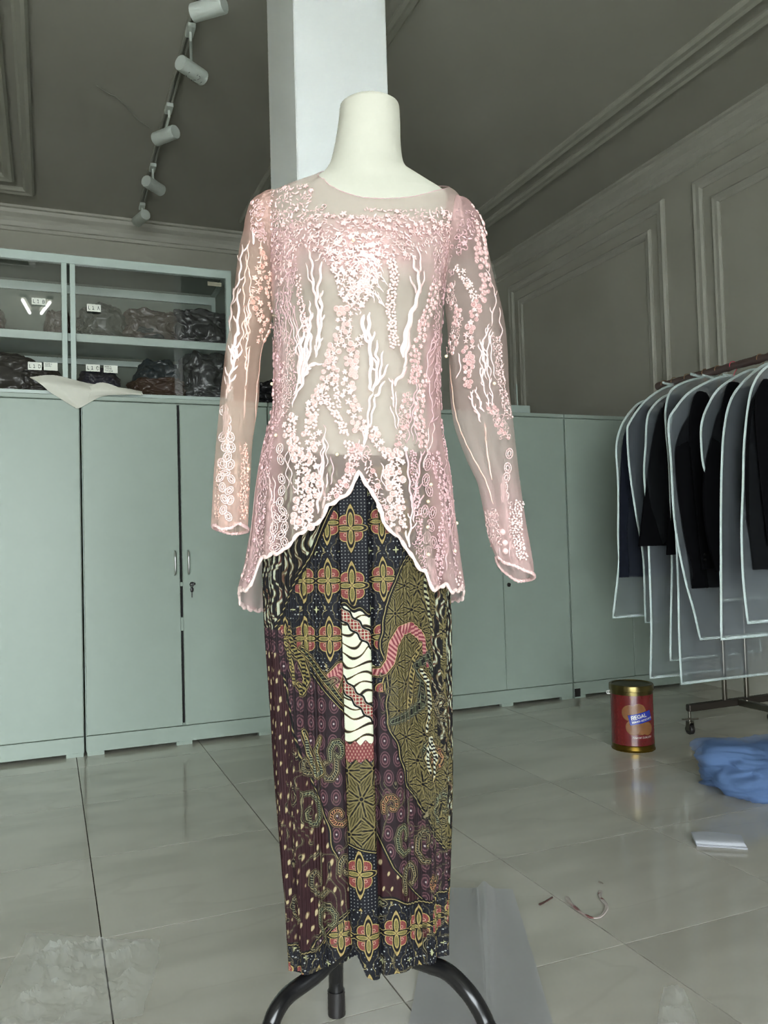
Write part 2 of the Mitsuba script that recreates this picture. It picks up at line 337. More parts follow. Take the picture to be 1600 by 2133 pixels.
obj('shelf', cat(box(SX0 + 0.01, SX1 - 0.01, SY0 + 0.035, SY0 + 0.055, zs - 0.02, zs + 0.022, 0.002), box(SX0 + 0.01, SX1 - 0.01, SY0 + 0.055, SY1 - 0.012, zs - 0.006, zs + 0.006)), 'm_alu', t)
obj('rail', box(SX0 + 0.01, SX1 - 0.01, SY1 - 0.035, SY1 - 0.012, zs - 0.055, zs - 0.025), 'm_alu', t)
obj('glass_pane', box(SX0 + fr, SXM - 0.005, SY0 + 0.0075, SY0 + 0.0085, SZ0 + 0.02, SZ1 - 0.045), 'm_pane', t)
obj('glass_pane', box(SXM + 0.005, SX1 - fr, SY0 + 0.0175, SY0 + 0.0185, SZ0 + 0.02, SZ1 - 0.045), 'm_pane', t)
c = onY(447, 592, SY0)
obj('sticker', box(c[0] - 0.037, c[0] + 0.037, SY0 - 0.001, SY0 + 0.001, c[2] - 0.011, c[2] + 0.011), mat('m_sticker', S(120, 118, 100)), t)

# bundles of clothes in clear bags on the shelves
def bagged(c0, c1):
    def fn(p, n, uv): return mix(c0, c1, smoothstep(0.35, 0.65, fbm(p.x * 14, p.y * 14, p.z * 14, 3)))
    return proc(fn)
def crinkle(p, n, uv):
    a = fbm(p.x * 30, p.y * 30, p.z * 30, 3); return dr.abs(a - 0.5) * 2.0 + 0.8 * dr.abs(fbm(p.x * 75 + 4, p.y * 75, p.z * 75, 2) - 0.5)
for nm, a, b in (('green', (18, 26, 21), (32, 40, 34)), ('brown', (28, 18, 15), (44, 32, 27)), ('black', (14, 14, 15), (28, 27, 27)), ('navy', (13, 15, 30), (26, 28, 44)), ('grey', (28, 28, 26), (46, 45, 42)), ('teal', (15, 27, 32), (31, 42, 46)), ('rust', (38, 23, 16), (56, 37, 26))):
    mat('m_bag_' + nm, [(q + r) / 2 for q, r in zip(S(*a), S(*b))], rough=0.6, spec=0.2, clearcoat=0.7, clearcoat_gloss=0.985
)
def bundle(px0, px1, py_top, shelf, colour, words, depth=0.17, seed=1):
    """a bundle lying on a shelf: its left and right edge and top as seen on the pane"""
    zb = SZ0 + 0.021 if shelf == 0 else zs + 0.023
    yc = SY0 + 0.24
    x0, x1, z1 = onY(px0, 700, yc)[0], onY(px1, 700, yc)[0], onY((px0 + px1) / 2, py_top, yc)[2]
    if z1 - zb < 0.05: z1 = zb + 0.05
    m = lump((0, 0, 0), (1, 1, 1), seed, 0.26, 2.3, 5, power=0.62)
    nv = np.array(m.vertex_normals); vv = np.array(m.vertices); m.vertices = vv + nv * (0.07 * np.abs(meshkit.fbm(vv * 7 + seed, 3, seed + 40) - 0.5))[:, None]
    e = m.bounds; m.apply_translation((-(e[0][0] + e[1][0]) / 2, -(e[0][1] + e[1][1]) / 2, -e[0][2]))
    m.apply_scale(((x1 - x0) / (e[1][0] - e[0][0]), 2 * depth / (e[1][1] - e[0][1]), (z1 - zb) / (e[1][2] - e[0][2])))
    m.apply_translation(((x0 + x1) / 2, yc, zb))
    k = key_for('bagged_clothes'); scene[k] = mikit.ply(m, 'm_bag_' + colour, smooth=40)
    return tag(k, words, 'bagged clothes', 'bundles of clothes in the showcase')
bundle(-60, 14, 646, 1, 'brown', 'brown clothes bundle at the left edge of the upper shelf', seed=2)
bundle(90, 150, 650, 1, 'brown', 'reddish brown bundle beside the double mullion on the upper shelf', seed=3)
bundle(152, 262, 640, 1, 'green', 'dark green clothes bundle in clear plastic under the card L1 A', seed=4)
bundle(250, 372, 650, 1, 'brown', 'brown clothes bundle in the middle of the upper right shelf', seed=5)
bundle(258, 350, 688, 1, 'teal', 'small grey-blue bundle in front of the brown one on the upper shelf', 0.19, seed=6)
bundle(345, 476, 648, 1, 'black', 'black clothes bundle at the right end of the upper shelf', seed=7)
bundle(-70, 92, 738, 0, 'grey', 'grey clothes bundle in plastic at the left of the lower shelf', seed=8)
bundle(30, 130, 762, 0, 'black', 'dark bundle behind the folded white cloth on the lower shelf', seed=9)
bundle(158, 252, 772, 0, 'navy', 'navy clothes bundle under the card L1 C', seed=10)
bundle(275, 372, 752, 0, 'teal', 'dark teal bundle with glints in the middle of the lower shelf', seed=11)
bundle(262, 385, 788, 0, 'rust', 'rust brown bundle low in front on the lower shelf', 0.19, seed=12)
bundle(366, 478, 736, 0, 'black', 'tall black bundle at the right end of the lower shelf', seed=13)

# cards with handwritten shelf numbers taped to the panes
mat('m_card', S(196, 200, 190), rough=0.7); mat('m_ink', S(40, 42, 42), rough=0.8)
def text_on(text, height, o, ex, ez, depth=0.0012, bold=False):
    m = meshkit.text_mesh(text, height, depth, bold)
    ex, ez = np.array(ex, float), np.array(ez, float)
    return frame_to(m, o, ex, ez, np.cross(ex, ez))
def card(px0, px1, py0, py1, lines, words, small=False):
    yy = SY0 - 0.004
    a, b = onY(px0, py1, yy), onY(px1, py0, yy)
    t = thing('shelf_card', words, 'card', 'white cards on the showcase panes')
    obj('card', box(a[0], b[0], yy - 0.0006, yy + 0.0006, a[2], b[2]), 'm_card', t)
    w, h = b[0] - a[0], b[2] - a[2]
    n = len(lines)
    for q, s in enumerate(lines):
        hh = h * (0.5 if n == 1 else 0.16)
        m = meshkit.text_mesh(s, hh, 0.0012, False)
        sc = min(1.0, w * 0.85 / (m.bounds[1][0])); m.apply_scale((sc, min(1, sc * 1.2), 1))
        z = a[2] + h * (0.25 if n == 1 else 0.72 - 0.27 * q)
        obj('lettering', frame_to(m, (a[0] + w * 0.08, yy - 0.0007, z), (1, 0, 0), (0, 0, 1), (0, -1, 0)), 'm_ink', t)
card(66, 95, 622, 634, ['L 1  B'], 'small card reading L1 B at the top of the left pane')
card(181, 210, 635, 648, ['L 1  A'], 'small card reading L1 A at the top of the right pane')
card(58, 87, 755, 770, ['L 1  D'], 'small card reading L1 D on the left pane above the white cloth')
card(91, 120, 756, 771, ['KEBAYA', 'JUMBO'], 'card with two small lines of writing beside the card L1 D')
card(179, 208, 760, 773, ['L 1  C'], 'small card reading L1 C low on the right pane')
card(216, 245, 762, 776, ['KEBAYA', 'LENGAN', 'PANJANG'], 'card with three small lines of writing beside the card L1 C')

# ------------------------------------------------------------------ things on top of the lockers
def cloth_mat(name, c0, c1, f=300, **kw):
    return mat(name, [(a + b) / 2 for a, b in zip(c0, c1)], rough=0.85, spec=0.15, sheen=0.3, **kw)
cloth_mat('m_whitecloth', S(184, 184, 172), S(200, 199, 188))
def poly_sheet(rows, th, sub=6, amp=0.004, seed=0):
    """a draped sheet through rows of points (R x C x 3), refined and slightly rumpled"""
    P = np.asarray(rows, float)
    P = np.stack([catmull(P[:, c], (len(P) - 1) * sub + 1) for c in range(P.shape[1])], 1)
    P = np.stack([catmull(P[r], (P.shape[1] - 1) * sub + 1) for r in range(P.shape[0])], 0)
    P = P + amp * (meshkit.fbm(P * 25 + seed, 3, seed)[..., None] - 0.5)
    return sheet(P, th)
yt, yf = LY + 0.012, LY - 0.006
rows = [[onY(62, 786, yt), onY(110, 782, yt), onY(190, 800, yt), onY(243, 806, yt), onY(296, 816, yt)],
        [onY(80, 797, yf - 0.005), onY(125, 802, yf - 0.012), onY(200, 812, yf - 0.012), onY(246, 814, yf - 0.006), onY(297, 819, yf)],
        [onY(110, 820, yf), onY(150, 826, yf - 0.012), onY(205, 822, yf - 0.008), onY(250, 819, yf - 0.004), onY(298, 821, yf)],
        [onY(158, 851, yf), onY(168, 849, yf - 0.004), onY(212, 826, yf - 0.002), onY(252, 822, yf - 0.002), onY(299, 822, yf)]]
k = 'folded_cloth'; scene[k] = mikit.ply(poly_sheet(rows, 0.004, 6, 0.006, 3), 'm_whitecloth', smooth=35)
tag(k, 'folded white cloth hanging over the front edge of the left lockers', 'cloth')
m = poly_sheet([[onY(185, 805, yf - 0.016), onY(215, 797, yf - 0.014), onY(262, 812, yf - 0.008), onY(294, 820, yf - 0.006)], [onY(190, 814, yf - 0.022), onY(216, 810, yf - 0.024), onY(262, 816, yf - 0.014), onY(294, 821, yf - 0.008)],
                [onY(186, 826, yf - 0.016), onY(214, 822, yf - 0.016), onY(262, 820, yf - 0.012), onY(294, 823, yf - 0.007)]], 0.003, 5, 0.003, 8)
scene['folded_cloth__fold'] = mikit.ply(m, 'm_whitecloth', smooth=35)
m = lump((0, 0, 0), (0.10, 0.10, 0.085), 21, 0.40, 3.4); c = onY(553, 832, LY + 0.16); m.apply_translation((c[0], c[1], LH))
scene['black_bag'] = mikit.ply(m, mat('m_blackbag', S(18, 18, 20), rough=0.35), smooth=40)
tag('black_bag', 'crumpled black plastic bag on the lockers seen between sleeve and waist', 'plastic bag')
c0, c1 = onY(1052, 856, LY + 0.05), onY(1101, 846, LY + 0.05)
t = thing('adapter_box', 'small white box with a thin upright stick on top of the lockers', 'box')
obj('case', box(c0[0], c1[0], LY + 0.03, LY + 0.12, LH, c1[2], 0.003), 'm_alu', t)
c = onY(1077, 800, LY + 0.06)
obj('stick', rod((c[0], LY + 0.06, LH + 0.01), (c[0] - 0.004, LY + 0.06, c[2]), 0.004), 'm_alu', t)

# ------------------------------------------------------------------ track with five spotlights on the ceiling
heads = [(431, 20), (398, 148), (345, 283), (320, 387), (294, 455)]
axes = [((400, 28), (470, 8)), ((425, 164), (372, 128)), ((320, 292), (371, 272)), ((341, 400), (298, 373)), ((279, 467), (310, 441))]
mounts = [(412, -30), (397, 78), (352, 232), (318, 343), (295, 414)]
zt = CZ - 0.035
tracks = [onZ(px, py, zt) for px, py in mounts]
xt = float(np.mean([q[0] for q in tracks[1:]]))
mat('m_lampwhite', S(206, 214, 208), rough=0.45, spec=0.4); mat('m_track', S(132, 133, 122), rough=0.5)
t = thing('lighting_track', 'narrow ceiling track carrying five white spotlights', 'lighting track')
ty0, ty1 = 0.9, tracks[-1][1] + 0.12
obj('channel', cat(box(xt - 0.017, xt - 0.007, ty0, ty1, zt + 0.003, CZ, 0.001), box(xt + 0.007, xt + 0.017, ty0, ty1, zt + 0.003, CZ, 0.001), box(xt - 0.012, xt + 0.012, ty0, ty1, CZ - 0.012, CZ)), 'm_track', t)
wds = ['largest spotlight, cut by the top edge of the picture', 'white spotlight with scuffed paint, second from the top of the track', 'clean white spotlight in the middle of the track', 'white spotlight tilted down to the right, fourth from the top', 'smallest spotlight at the far end of the track']
for q in range(5):
    y = onX(*mounts[q], xt)[1] if q else tracks[0][1]
    y = float(np.clip(y, ty0 + 0.05, ty1))
    t = thing('spotlight', wds[q], 'spotlight', 'spotlights on the ceiling track')
    obj('adapter', box(xt - 0.02, xt + 0.02, y - 0.05, y + 0.05, zt - 0.02, zt + 0.004, 0.003), 'm_lampwhite', t)
    D = ((np.array([xt, y, zt]) - CAM) @ CF)
    def at(px, py, dz=0.0): 
        d = ray(px, py); return CAM + d * D * (1 + dz)
    a, b = axes[q]
    z_head = zt - 0.105
    A, B = onZ(*a, z_head), onZ(*b, z_head)
    mid = (A + B) / 2; ax = (B - A); L = 0.165; ax /= np.linalg.norm(ax)
    up = np.array([0, 0, 1.0]); sd = np.cross(up, ax)
    rad = 0.0405
    body = lathe([(0, -0.04), (rad * 0.9, -0.04), (rad * 0.9, -L / 2 + 0.004), (rad * 0.93, -L / 2), (rad, -L / 2), (rad, L / 2 - 0.006), (rad * 0.94, L / 2), (0, L / 2)], 32)
    obj('head', frame_to(body, mid, sd, up, ax) if False else frame_to(body, mid, sd, np.cross(ax, sd), ax), 'm_lampwhite', t, smooth=35)
    lens = lathe([(0, 0), (rad * 0.86, 0), (rad * 0.86, 0.004), (0, 0.004)], 24)
    obj('lens', frame_to(lens, mid - ax * (0.042), sd, np.cross(ax, sd), ax), 'm_dark', t)
    obj('arm', tube([(xt, y + 0.0, zt - 0.018), (xt, y - 0.004, zt - 0.06), mid + np.array([0, 0, rad * 0.9])], 0.0075, 10), 'm_lampwhite', t, smooth=40)
    if q == 1:
        st = []
        r2 = np.random.default_rng(5)
        for _ in range(9):
            th = r2.uniform(-2.6, -0.6); ll = r2.uniform(-0.06, 0.06)
            base = mid + ax * ll + (sd * math.cos(th) + np.cross(ax, sd) * math.sin(th)) * (rad + 0.0004)
            d2 = ax * r2.uniform(-1, 1) + sd * r2.uniform(-1, 1); d2 -= (base - mid - ax * ll) * (d2 @ (base - mid - ax * ll)) / rad ** 2
            d2 /= np.linalg.norm(d2); st.append(tube([base, base + d2 * r2.uniform(0.008, 0.02)], 0.0011, 4))
        part_label(obj('scuff', cat(st), 'm_ink', t), 'dark scuff marks in the paint')

pn = onY(124, 548, BY - 0.01)
k = 'nail'; scene[k] = mikit.ply(tube([(pn[0], BY + 0.005, pn[2] + 0.02), (pn[0], BY - 0.03, pn[2] + 0.02), (pn[0], BY - 0.035, pn[2] + 0.035)], 0.006, 7), 'm_ink', smooth=40); tag(k, 'small dark nail in the wall above the showcase', 'nail')
# thin cable lying across the ceiling
pts = [onZ(px, py, CZ - 0.004) for px, py in ((200, 178), (222, 192), (245, 205), (268, 228), (288, 250), (312, 266))]
k = 'ceiling_cable'; scene[k] = mikit.ply(tube(catmull(pts, 40), 0.0028, 6), 'm_track', smooth=True); tag(k, 'thin dark cable running across the ceiling to the spotlight track', 'cable')

# ------------------------------------------------------------------ garment rack with bagged suits
RKX, RZ = 3.22, onX(1370, 805, 3.22)[2]; RYE = onX(1370, 805, 3.22)[1]
FY = 3.27
mat('m_wraprail', S(74, 60, 56), rough=0.32, spec=0.6)
mat('m_rackmetal', S(120, 116, 108), rough=0.22, metallic=1.0)
mat('m_rackdark', S(60, 55, 50), rough=0.35, metallic=0.6)
t = thing('garment_rack', 'rolling steel garment rack with a plastic-wrapped dark rail holding bagged suits', 'clothes rack')
yy = np.linspace(1.95, RYE, 90); r = np.array([0.0148 + 0.009 * (meshkit.noise(np.array([[y * 26, 1.3, 2.2]]))[0]) for y in yy])
part_label(obj('rail', tube(np.stack([np.full(90, RKX), yy, np.full(90, RZ)], 1), r, 14), 'm_wraprail', t, smooth=60), 'rail wrapped in dark crinkled plastic')
obj('upright', cat(rod((RKX, FY, 0.14), (RKX, FY, 1.25), 0.0125), rod((RKX, FY, 1.2), (RKX, FY, RZ), 0.0095)), 'm_rackmetal', t, smooth=40)
obj('upright', rod((RKX + 0.155, FY + 0.005, 0.14), (RKX + 0.155, FY + 0.005, 1.72), 0.0125), 'm_rackmetal', t, smooth=40)
obj('foot_bar', box(RKX - 0.245, RKX + 0.33, FY - 0.016, FY + 0.016, 0.115, 0.15, 0.004), 'm_rackdark', t)
obj('long_bar', box(RKX + 0.07, RKX + 0.10, 1.95, FY - 0.016, 0.115, 0.148, 0.004), 'm_rackmetal', t)
def caster(x, y):
    c = obj('caster', cat(rod((x, y, 0.062), (x, y, 0.15), 0.007), box(x - 0.014, x + 0.014, y - 0.016, y + 0.016, 0.058, 0.068, 0.002), box(x - 0.016, x - 0.013, y - 0.012, y + 0.012, 0.02, 0.064), box(x + 0.013, x + 0.016, y - 0.012, y + 0.012, 0.02, 0.064),
                       rod((x - 0.055, y - 0.01, 0.083), (x + 0.045, y - 0.01, 0.076), 0.004)), 'm_rackmetal', t)
    w = lathe([(0, -0.012), (0.022, -0.012), (0.026, -0.008), (0.026, 0.008), (0.022, 0.012), (0, 0.012)], 24)
    obj('wheel', frame_to(w, (x, y, 0.026), (0, 1, 0), (0, 0, 1), (1, 0, 0)), 'm_blackplastic', c, smooth=40)
caster(RKX - 0.235, FY); caster(RKX + 0.32, FY)

mat('m_suit', S(10, 10, 12), rough=0.95, spec=0.04)
mat('m_suitblue', S(24, 27, 35), rough=0.95, spec=0.05)
sheer('m_bagfilm', S(110, 116, 120), 0.03, rough=0.5, spec=0.15); sheer('m_bagback', S(124, 131, 136), 0.30, rough=0.4, spec=0.4)
mat('m_piping', S(196, 210, 208), rough=0.6)
mat('m_hook', S(150, 120, 90), rough=0.3, metallic=0.8); mat('m_hookred', S(190, 70, 90), rough=0.4)
def half_outline(left, y):
    """left edge from the neck down to the hem, as points of the plane at y: (x offset from the rail, z)"""
    return np.array([[onY(px, py, y)[0] - RKX, onY(px, py, y)[2]] for px, py in left])
def garment(left, suit, y, words, suit_words, suit_bottom=None, seed=1, hook='m_hook', suitmat='m_suit', lower=None):
    """a bag whose left edge is given in the plane at y; its right half mirrors it about the rail"""
    L = half_outline(left, y)
    L = catmull(L, 60)
    order = L
    t = thing('garment_bag', words, 'garment bag', 'translucent garment bags on the rack')
    th = 0.028
    nx = 17
    def panel(sg):
        P = np.zeros((60, nx, 3))
        for i, (dx, z) in enumerate(order):
            u = np.linspace(-1, 1, nx)
            bul = (1 - np.abs(u) ** 2.2)
            top = min(1.0, (order[0, 1] - z) / 0.18)
            P[i, :, 0] = RKX + u * abs(dx); P[i, :, 2] = z
            P[i, :, 1] = y + sg * th * bul * (0.35 + 0.65 * top) + 0.012 * (meshkit.noise(np.stack([u * 2.5 + seed, np.full(nx, z * 3.0), np.full(nx, seed * 1.7 + sg)], 1)) - 0.5) * bul * 2
        return P
    F = panel(-1); B = panel(1)
    obj('front_panel', grid_mesh(F), 'm_bagfilm', t, smooth=True)
    obj('back_panel', grid_mesh(B), 'm_bagback', t, smooth=True)
    edge = np.concatenate([F[:, 0], F[-1, 1:], F[::-1, -1][1:]]); edge[:, 1] = np.concatenate([(F[:, 0, 1] + B[:, 0, 1]) / 2, (F[-1, 1:, 1] + B[-1, 1:, 1]) / 2, ((F[:, -1, 1] + B[:, -1, 1]) / 2)[::-1][1:]])
    nr = np.zeros_like(edge); nr[:, 1] = -1
    obj('piping', tube(edge, 0.0075, 6, flat=0.35, nrm=nr), 'm_piping', t, smooth=True)
    tp = np.array([F[0, :, 0], (F[0, :, 1] + B[0, :, 1]) / 2, F[0, :, 2]]).T
    hk = thing('clothes_hanger', 'hanger of the ' + words.split(',')[0], 'hanger', 'hangers on the rack')
    zt = order[0, 1]
    an = np.linspace(-0.6, math.pi + 0.2, 14)
    rr = 0.024
    hook_path = [(RKX + 0.0, y, zt - 0.06), (RKX, y, zt + 0.0), (RKX + rr, y, RZ - 0.012)] + [(RKX + rr * math.cos(a), y, RZ + rr * math.sin(a)) for a in an[2:]]
    obj('hook', tube(catmull(hook_path, 40), 0.0022, 6), hook, hk, smooth=True)
    sz = zt - 0.075
    obj('shoulder_bar', tube(catmull([(RKX - 0.19, y, sz - 0.075), (RKX - 0.10, y, sz - 0.03), (RKX, y, sz + 0.012), (RKX + 0.10, y, sz - 0.03), (RKX + 0.19, y, sz - 0.075)], 30), 0.006, 8, flat=0.8), 'm_rackdark', hk, smooth=True)
    if suit is not None:
        Sx = catmull(half_outline(suit, y), 40)
        st = thing('suit_jacket', suit_words, 'jacket', 'dark suit jackets in the bags')
        nx2 = 15; u = np.linspace(-1, 1, nx2)
        for nm, sg in (('front', -1), ('back', 1)):
            P = np.zeros((40, nx2, 3))
            for i, (dx, z) in enumerate(Sx):
                bul = (1 - np.abs(u) ** 2.5)
                P[i, :, 0] = RKX + u * max(abs(dx), 0.03); P[i, :, 2] = z; P[i, :, 1] = y + sg * (0.004 + 0.016 * bul) + 0.004 * np.sin(u * 9 + seed)
            obj(nm, grid_mesh(P), suitmat, st, smooth=True)
        # the sleeve hangs along the near side, with two cuff buttons
        zc = Sx[0, 1] - 0.05
        ax = abs(Sx[12, 0]) - 0.045
        sl = [(RKX - ax + 0.09, y - 0.016, Sx[3, 1]), (RKX - ax + 0.035, y - 0.022, Sx[7, 1]), (RKX - ax, y - 0.028, Sx[14, 1]), (RKX - ax + 0.012, y - 0.030, Sx[24, 1]), (RKX - ax + 0.035, y - 0.030, Sx[34, 1])]
        P = catmull(sl, 24); n2 = np.zeros_like(P); n2[:, 1] = -1
        obj('sleeve', tube(P, np.concatenate([np.linspace(0.02, 0.05, 5), np.linspace(0.05, 0.042, 19)]), 12, flat=0.22, nrm=n2), suitmat, st, smooth=40)
        bm = lathe([(0, 0), (0.007, 0), (0.007, 0.003), (0, 0.004)], 14)
        for q in (0, 1):
            obj('button', frame_to(bm, (RKX - ax + 0.005, y - 0.041, Sx[33, 1] + 0.02 + 0.025 * q), (1, 0, 0), (0, 0, 1), (0, -1, 0)), 'm_blackplastic', st)
garment([(1420, 835), (1345, 835), (1310, 862), (1290, 900), (1284, 940), (1288, 1010), (1288, 1120), (1289, 1180), (1277, 1286)], [(1420, 850), (1330, 866), (1300, 905), (1291, 1000), (1289, 1120), (1288, 1203)], 3.62,
        'farthest garment bag, against the lockers at the left end', 'slate jacket in the farthest bag', seed=1, suitmat='m_suitblue')
garment([(1430, 800), (1390, 806), (1345, 835), (1312, 880), (1307, 905), (1312, 980), (1325, 1070), (1340, 1160), (1345, 1296)], None, 3.54, 'narrow empty bag, second from the left end', '', seed=2)
garment([(1430, 812), (1385, 826), (1358, 850), (1348, 876), (1345, 930), (1342, 990), (1350, 1080), (1352, 1150), (1357, 1300), (1355, 1412)], [(1430, 838), (1383, 846), (1368, 880), (1350, 970), (1340, 1060), (1331, 1138)], 3.44,
        'garment bag with a pointed corner hanging lowest on the left', 'black jacket with hem at the third bag from the left', seed=3)
garment([(1500, 783), (1440, 792), (1400, 812), (1387, 850), (1388, 900), (1394, 970), (1398, 1090), (1400, 1180), (1398, 1280), (1397, 1375)], [(1480, 830), (1420, 850), (1402, 900), (1396, 1000), (1392, 1100), (1390, 1156)], 3.31,
        'garment bag with two white side strips, left of the wide bag', 'black jacket seen as a small triangle of cloth', seed=4)
garment([(1530, 786), (1480, 795), (1420, 835), (1398, 875), (1396, 930), (1402, 1000), (1408, 1100), (1413, 1220), (1415, 1320), (1420, 1424)], None, 3.22, 'longest garment bag, its hem just above the rack foot', '', seed=5)
garment([(1550, 784), (1500, 786), (1440, 815), (1408, 850), (1393, 882), (1398, 960), (1406, 1090), (1426, 1200), (1445, 1270), (1459, 1331)], [(1545, 820), (1470, 836), (1432, 870), (1407, 935), (1410, 1010), (1422, 1100), (1437, 1180), (1440, 1226)], 3.12,
        'widest garment bag in front of the big black jacket', 'large black jacket in the middle of the rack', seed=6, hook='m_hookred')
garment([(1590, 770), (1555, 774), (1500, 808), (1475, 845), (1462, 882), (1461, 925), (1467, 975), (1486, 1010), (1498, 1080), (1500, 1177), (1504, 1250)], [(1590, 800), (1530, 815), (1497, 858), (1482, 910), (1467, 975), (1464, 1050), (1472, 1120), (1490, 1190)], 2.95,
        'garment bag with a rounded white shoulder edge, fourth from the right', 'black jacket behind the second nearest bag', seed=7)
garment([(1630, 752), (1590, 762), (1545, 800), (1520, 840), (1508, 900), (1504, 965), (1502, 1060), (1502, 1180), (1503, 1331)], None, 2.80, 'nearly empty garment bag with a thick white front edge', '', seed=8)
garment([(1640, 752), (1597, 765), (1570, 800), (1558, 850), (1550, 930), (1548, 1010), (1545, 1100), (1548, 1200), (1558, 1297)], [(1650, 795), (1580, 815), (1560, 850), (1553, 930), (1552, 1050), (1562, 1120), (1570, 1187)], 2.70,
        'nearest garment bag at the right edge of the picture', 'black jacket at the right edge of the picture', seed=9)

# ------------------------------------------------------------------ biscuit tin
TC = (onZ(1278, 1555)[:2] + onZ(1362, 1560)[:2]) / 2; TR = 0.0975; TH = 0.315
def to_cam(p): 
    d = np.array([0, 0]) - p; return d / np.linalg.norm(d)
tv = to_cam(TC); tphi = math.atan2(tv[1], tv[0])       # the label's middle faces the shop front
mat('m_gold', S(112, 90, 36), rough=0.3, metallic=1.0); mat('m_lid', S(104, 94, 60), rough=0.28, metallic=1.0)
def tin_print(p, n, uv):
    """flat print of the tin: red ground, faint gold scale rows, biscuits; uv = (metres round the tin, metres up)"""
    x, y = uv.x, uv.y
    c = mi.Color3f(S(82, 9, 13))
    fx, fy = x / 0.022, y / 0.036
    ix = dr.floor(fx); ux, uy = fx - ix - 0.5, fy - dr.floor(fy) - 0.5
    rr = dr.sqrt(ux * ux * 0.6 + uy * uy)
    c = mix(c, S(128, 48, 40), 0.5 * smoothstep(0.05, 0.02, dr.abs(rr - 0.30)) * smoothstep(0.02, 0.12, ux) * smoothstep(-0.045, -0.055, x))
    return c
mat('m_tinprint', proc(tin_print), rough=0.22, spec=0.6, clearcoat=0.8, clearcoat_gloss=0.95)
t = thing('biscuit_tin', 'round red biscuit tin with a gold lid and a blue banner on the floor', 'tin')
def placed(m): m = m.copy(); m.apply_translation((TC[0], TC[1], 0)); return m
n = 64; an = np.linspace(0, 2 * np.pi, n + 1); zz = np.array([0.028, 0.262])
P = np.stack([np.stack([TC[0] + TR * np.cos(tphi - a_ + np.pi * 0) * np.ones(2), TC[1] + TR * np.sin(tphi - a_) * np.ones(2), zz], 1) for a_ in (an - np.pi)[::-1]], 1)
gm = grid_mesh(P); uvs = np.stack([np.tile(((an - np.pi)[::-1]) * -TR, 2), np.repeat(zz - 0.145, n + 1)], 1)
obj('body', gm, 'm_tinprint', t, smooth=True, uv=uvs)
part_label(obj('base_band', placed(lathe([(0, 0), (TR + 0.003, 0), (TR + 0.004, 0.004), (TR + 0.001, 0.008), (TR + 0.0005, 0.026), (TR + 0.002, 0.029), (TR - 0.001, 0.031), (0, 0.031)], 64)), 'm_gold', t, smooth=30), 'gold band round the bottom')
part_label(obj('lid', placed(lathe([(0, 0.262), (TR + 0.001, 0.262), (TR + 0.001, 0.278), (TR + 0.006, 0.280), (TR + 0.006, 0.300), (TR + 0.003, 0.3065), (TR - 0.008, 0.309), (TR - 0.010, 0.305), (TR - 0.04, 0.304), (0, 0.306)], 64)), 'm_lid', t, smooth=30), 'dull gold lid')
def wrap(mesh, lift=0.0006, a0=0.0, tilt=0.0, z0=0.145):
    """bend a flat mesh (x round the tin, y up, z out) onto the tin, to the viewer's right of the label's middle by a0"""
    v = np.array(mesh.vertices); ct, st = math.cos(tilt), math.sin(tilt)
    x, y = v[:, 0] * ct - v[:, 1] * st, v[:, 0] * st + v[:, 1] * ct
    a = tphi + (x + a0) / TR; r = TR + lift + v[:, 2]
    return trimesh.Trimesh(np.stack([TC[0] + r * np.cos(a), TC[1] + r * np.sin(a), z0 + y], 1), mesh.faces, process=False)
def fine(m, e=0.012): 
    v, f = trimesh.remesh.subdivide_to_size(m.vertices, m.faces, e); return trimesh.Trimesh(v, f, process=False)
mat('m_biscuit', S(107, 70, 39), rough=0.3, spec=0.5, clearcoat=0.5)
mat('m_banner', S(20, 36, 120), rough=0.2, spec=0.6, clearcoat=0.8); mat('m_whiteprint', S(186, 186, 180), rough=0.3)
disc = lambda x, y, r, z: fine(frame_to(lathe([(0, 0), (r * 0.94, 0), (r, -0.0003)], 28), (x, y, z), (1, 0, 0), (0, 1, 0), (0, 0, 1)), 0.02)
for q, (bx, by, br) in enumerate([(0.030, 0.045, 0.036), (-0.012, 0.038, 0.037), (0.040, -0.030, 0.034), (0.072, -0.036, 0.03), (0.004, -0.028, 0.036)]):
    obj('printed_biscuit', wrap(disc(bx, by, br, 0.0002 * q)), 'm_biscuit', t, smooth=True)
bn = fine(box(-0.015, 0.095, -0.022, 0.026, 0.0008, 0.0014), 0.008)
obj('banner', wrap(bn, 0.0012, tilt=0.20, z0=0.150), 'm_banner', t, smooth=40)
tm = meshkit.text_mesh('REGAL', 0.017, 0.0004, True); tm.apply_translation((-0.005, 0.002, 0.0014))
obj('lettering', wrap(tm, 0.0013, tilt=0.20, z0=0.150), 'm_whiteprint', t)
tm = meshkit.text_mesh('MARIE BISCUITS', 0.008, 0.0004, True); tm.apply_translation((-0.004, -0.014, 0.0014)); tm.apply_scale((1.1, 1, 1))
obj('lettering', wrap(tm, 0.0013, tilt=0.20, z0=0.150), 'm_whiteprint', t)
tm = meshkit.text_mesh('Special QUALITY', 0.0085, 0.0004, False)
v = tm.vertices.copy(); v[:, 0] += 0.18 * v[:, 1]; tm.vertices = v
tm.apply_translation((-0.002, 0, 0.0002))
obj('lettering', wrap(tm, 0.0008, z0=0.066), 'm_whiteprint', t)
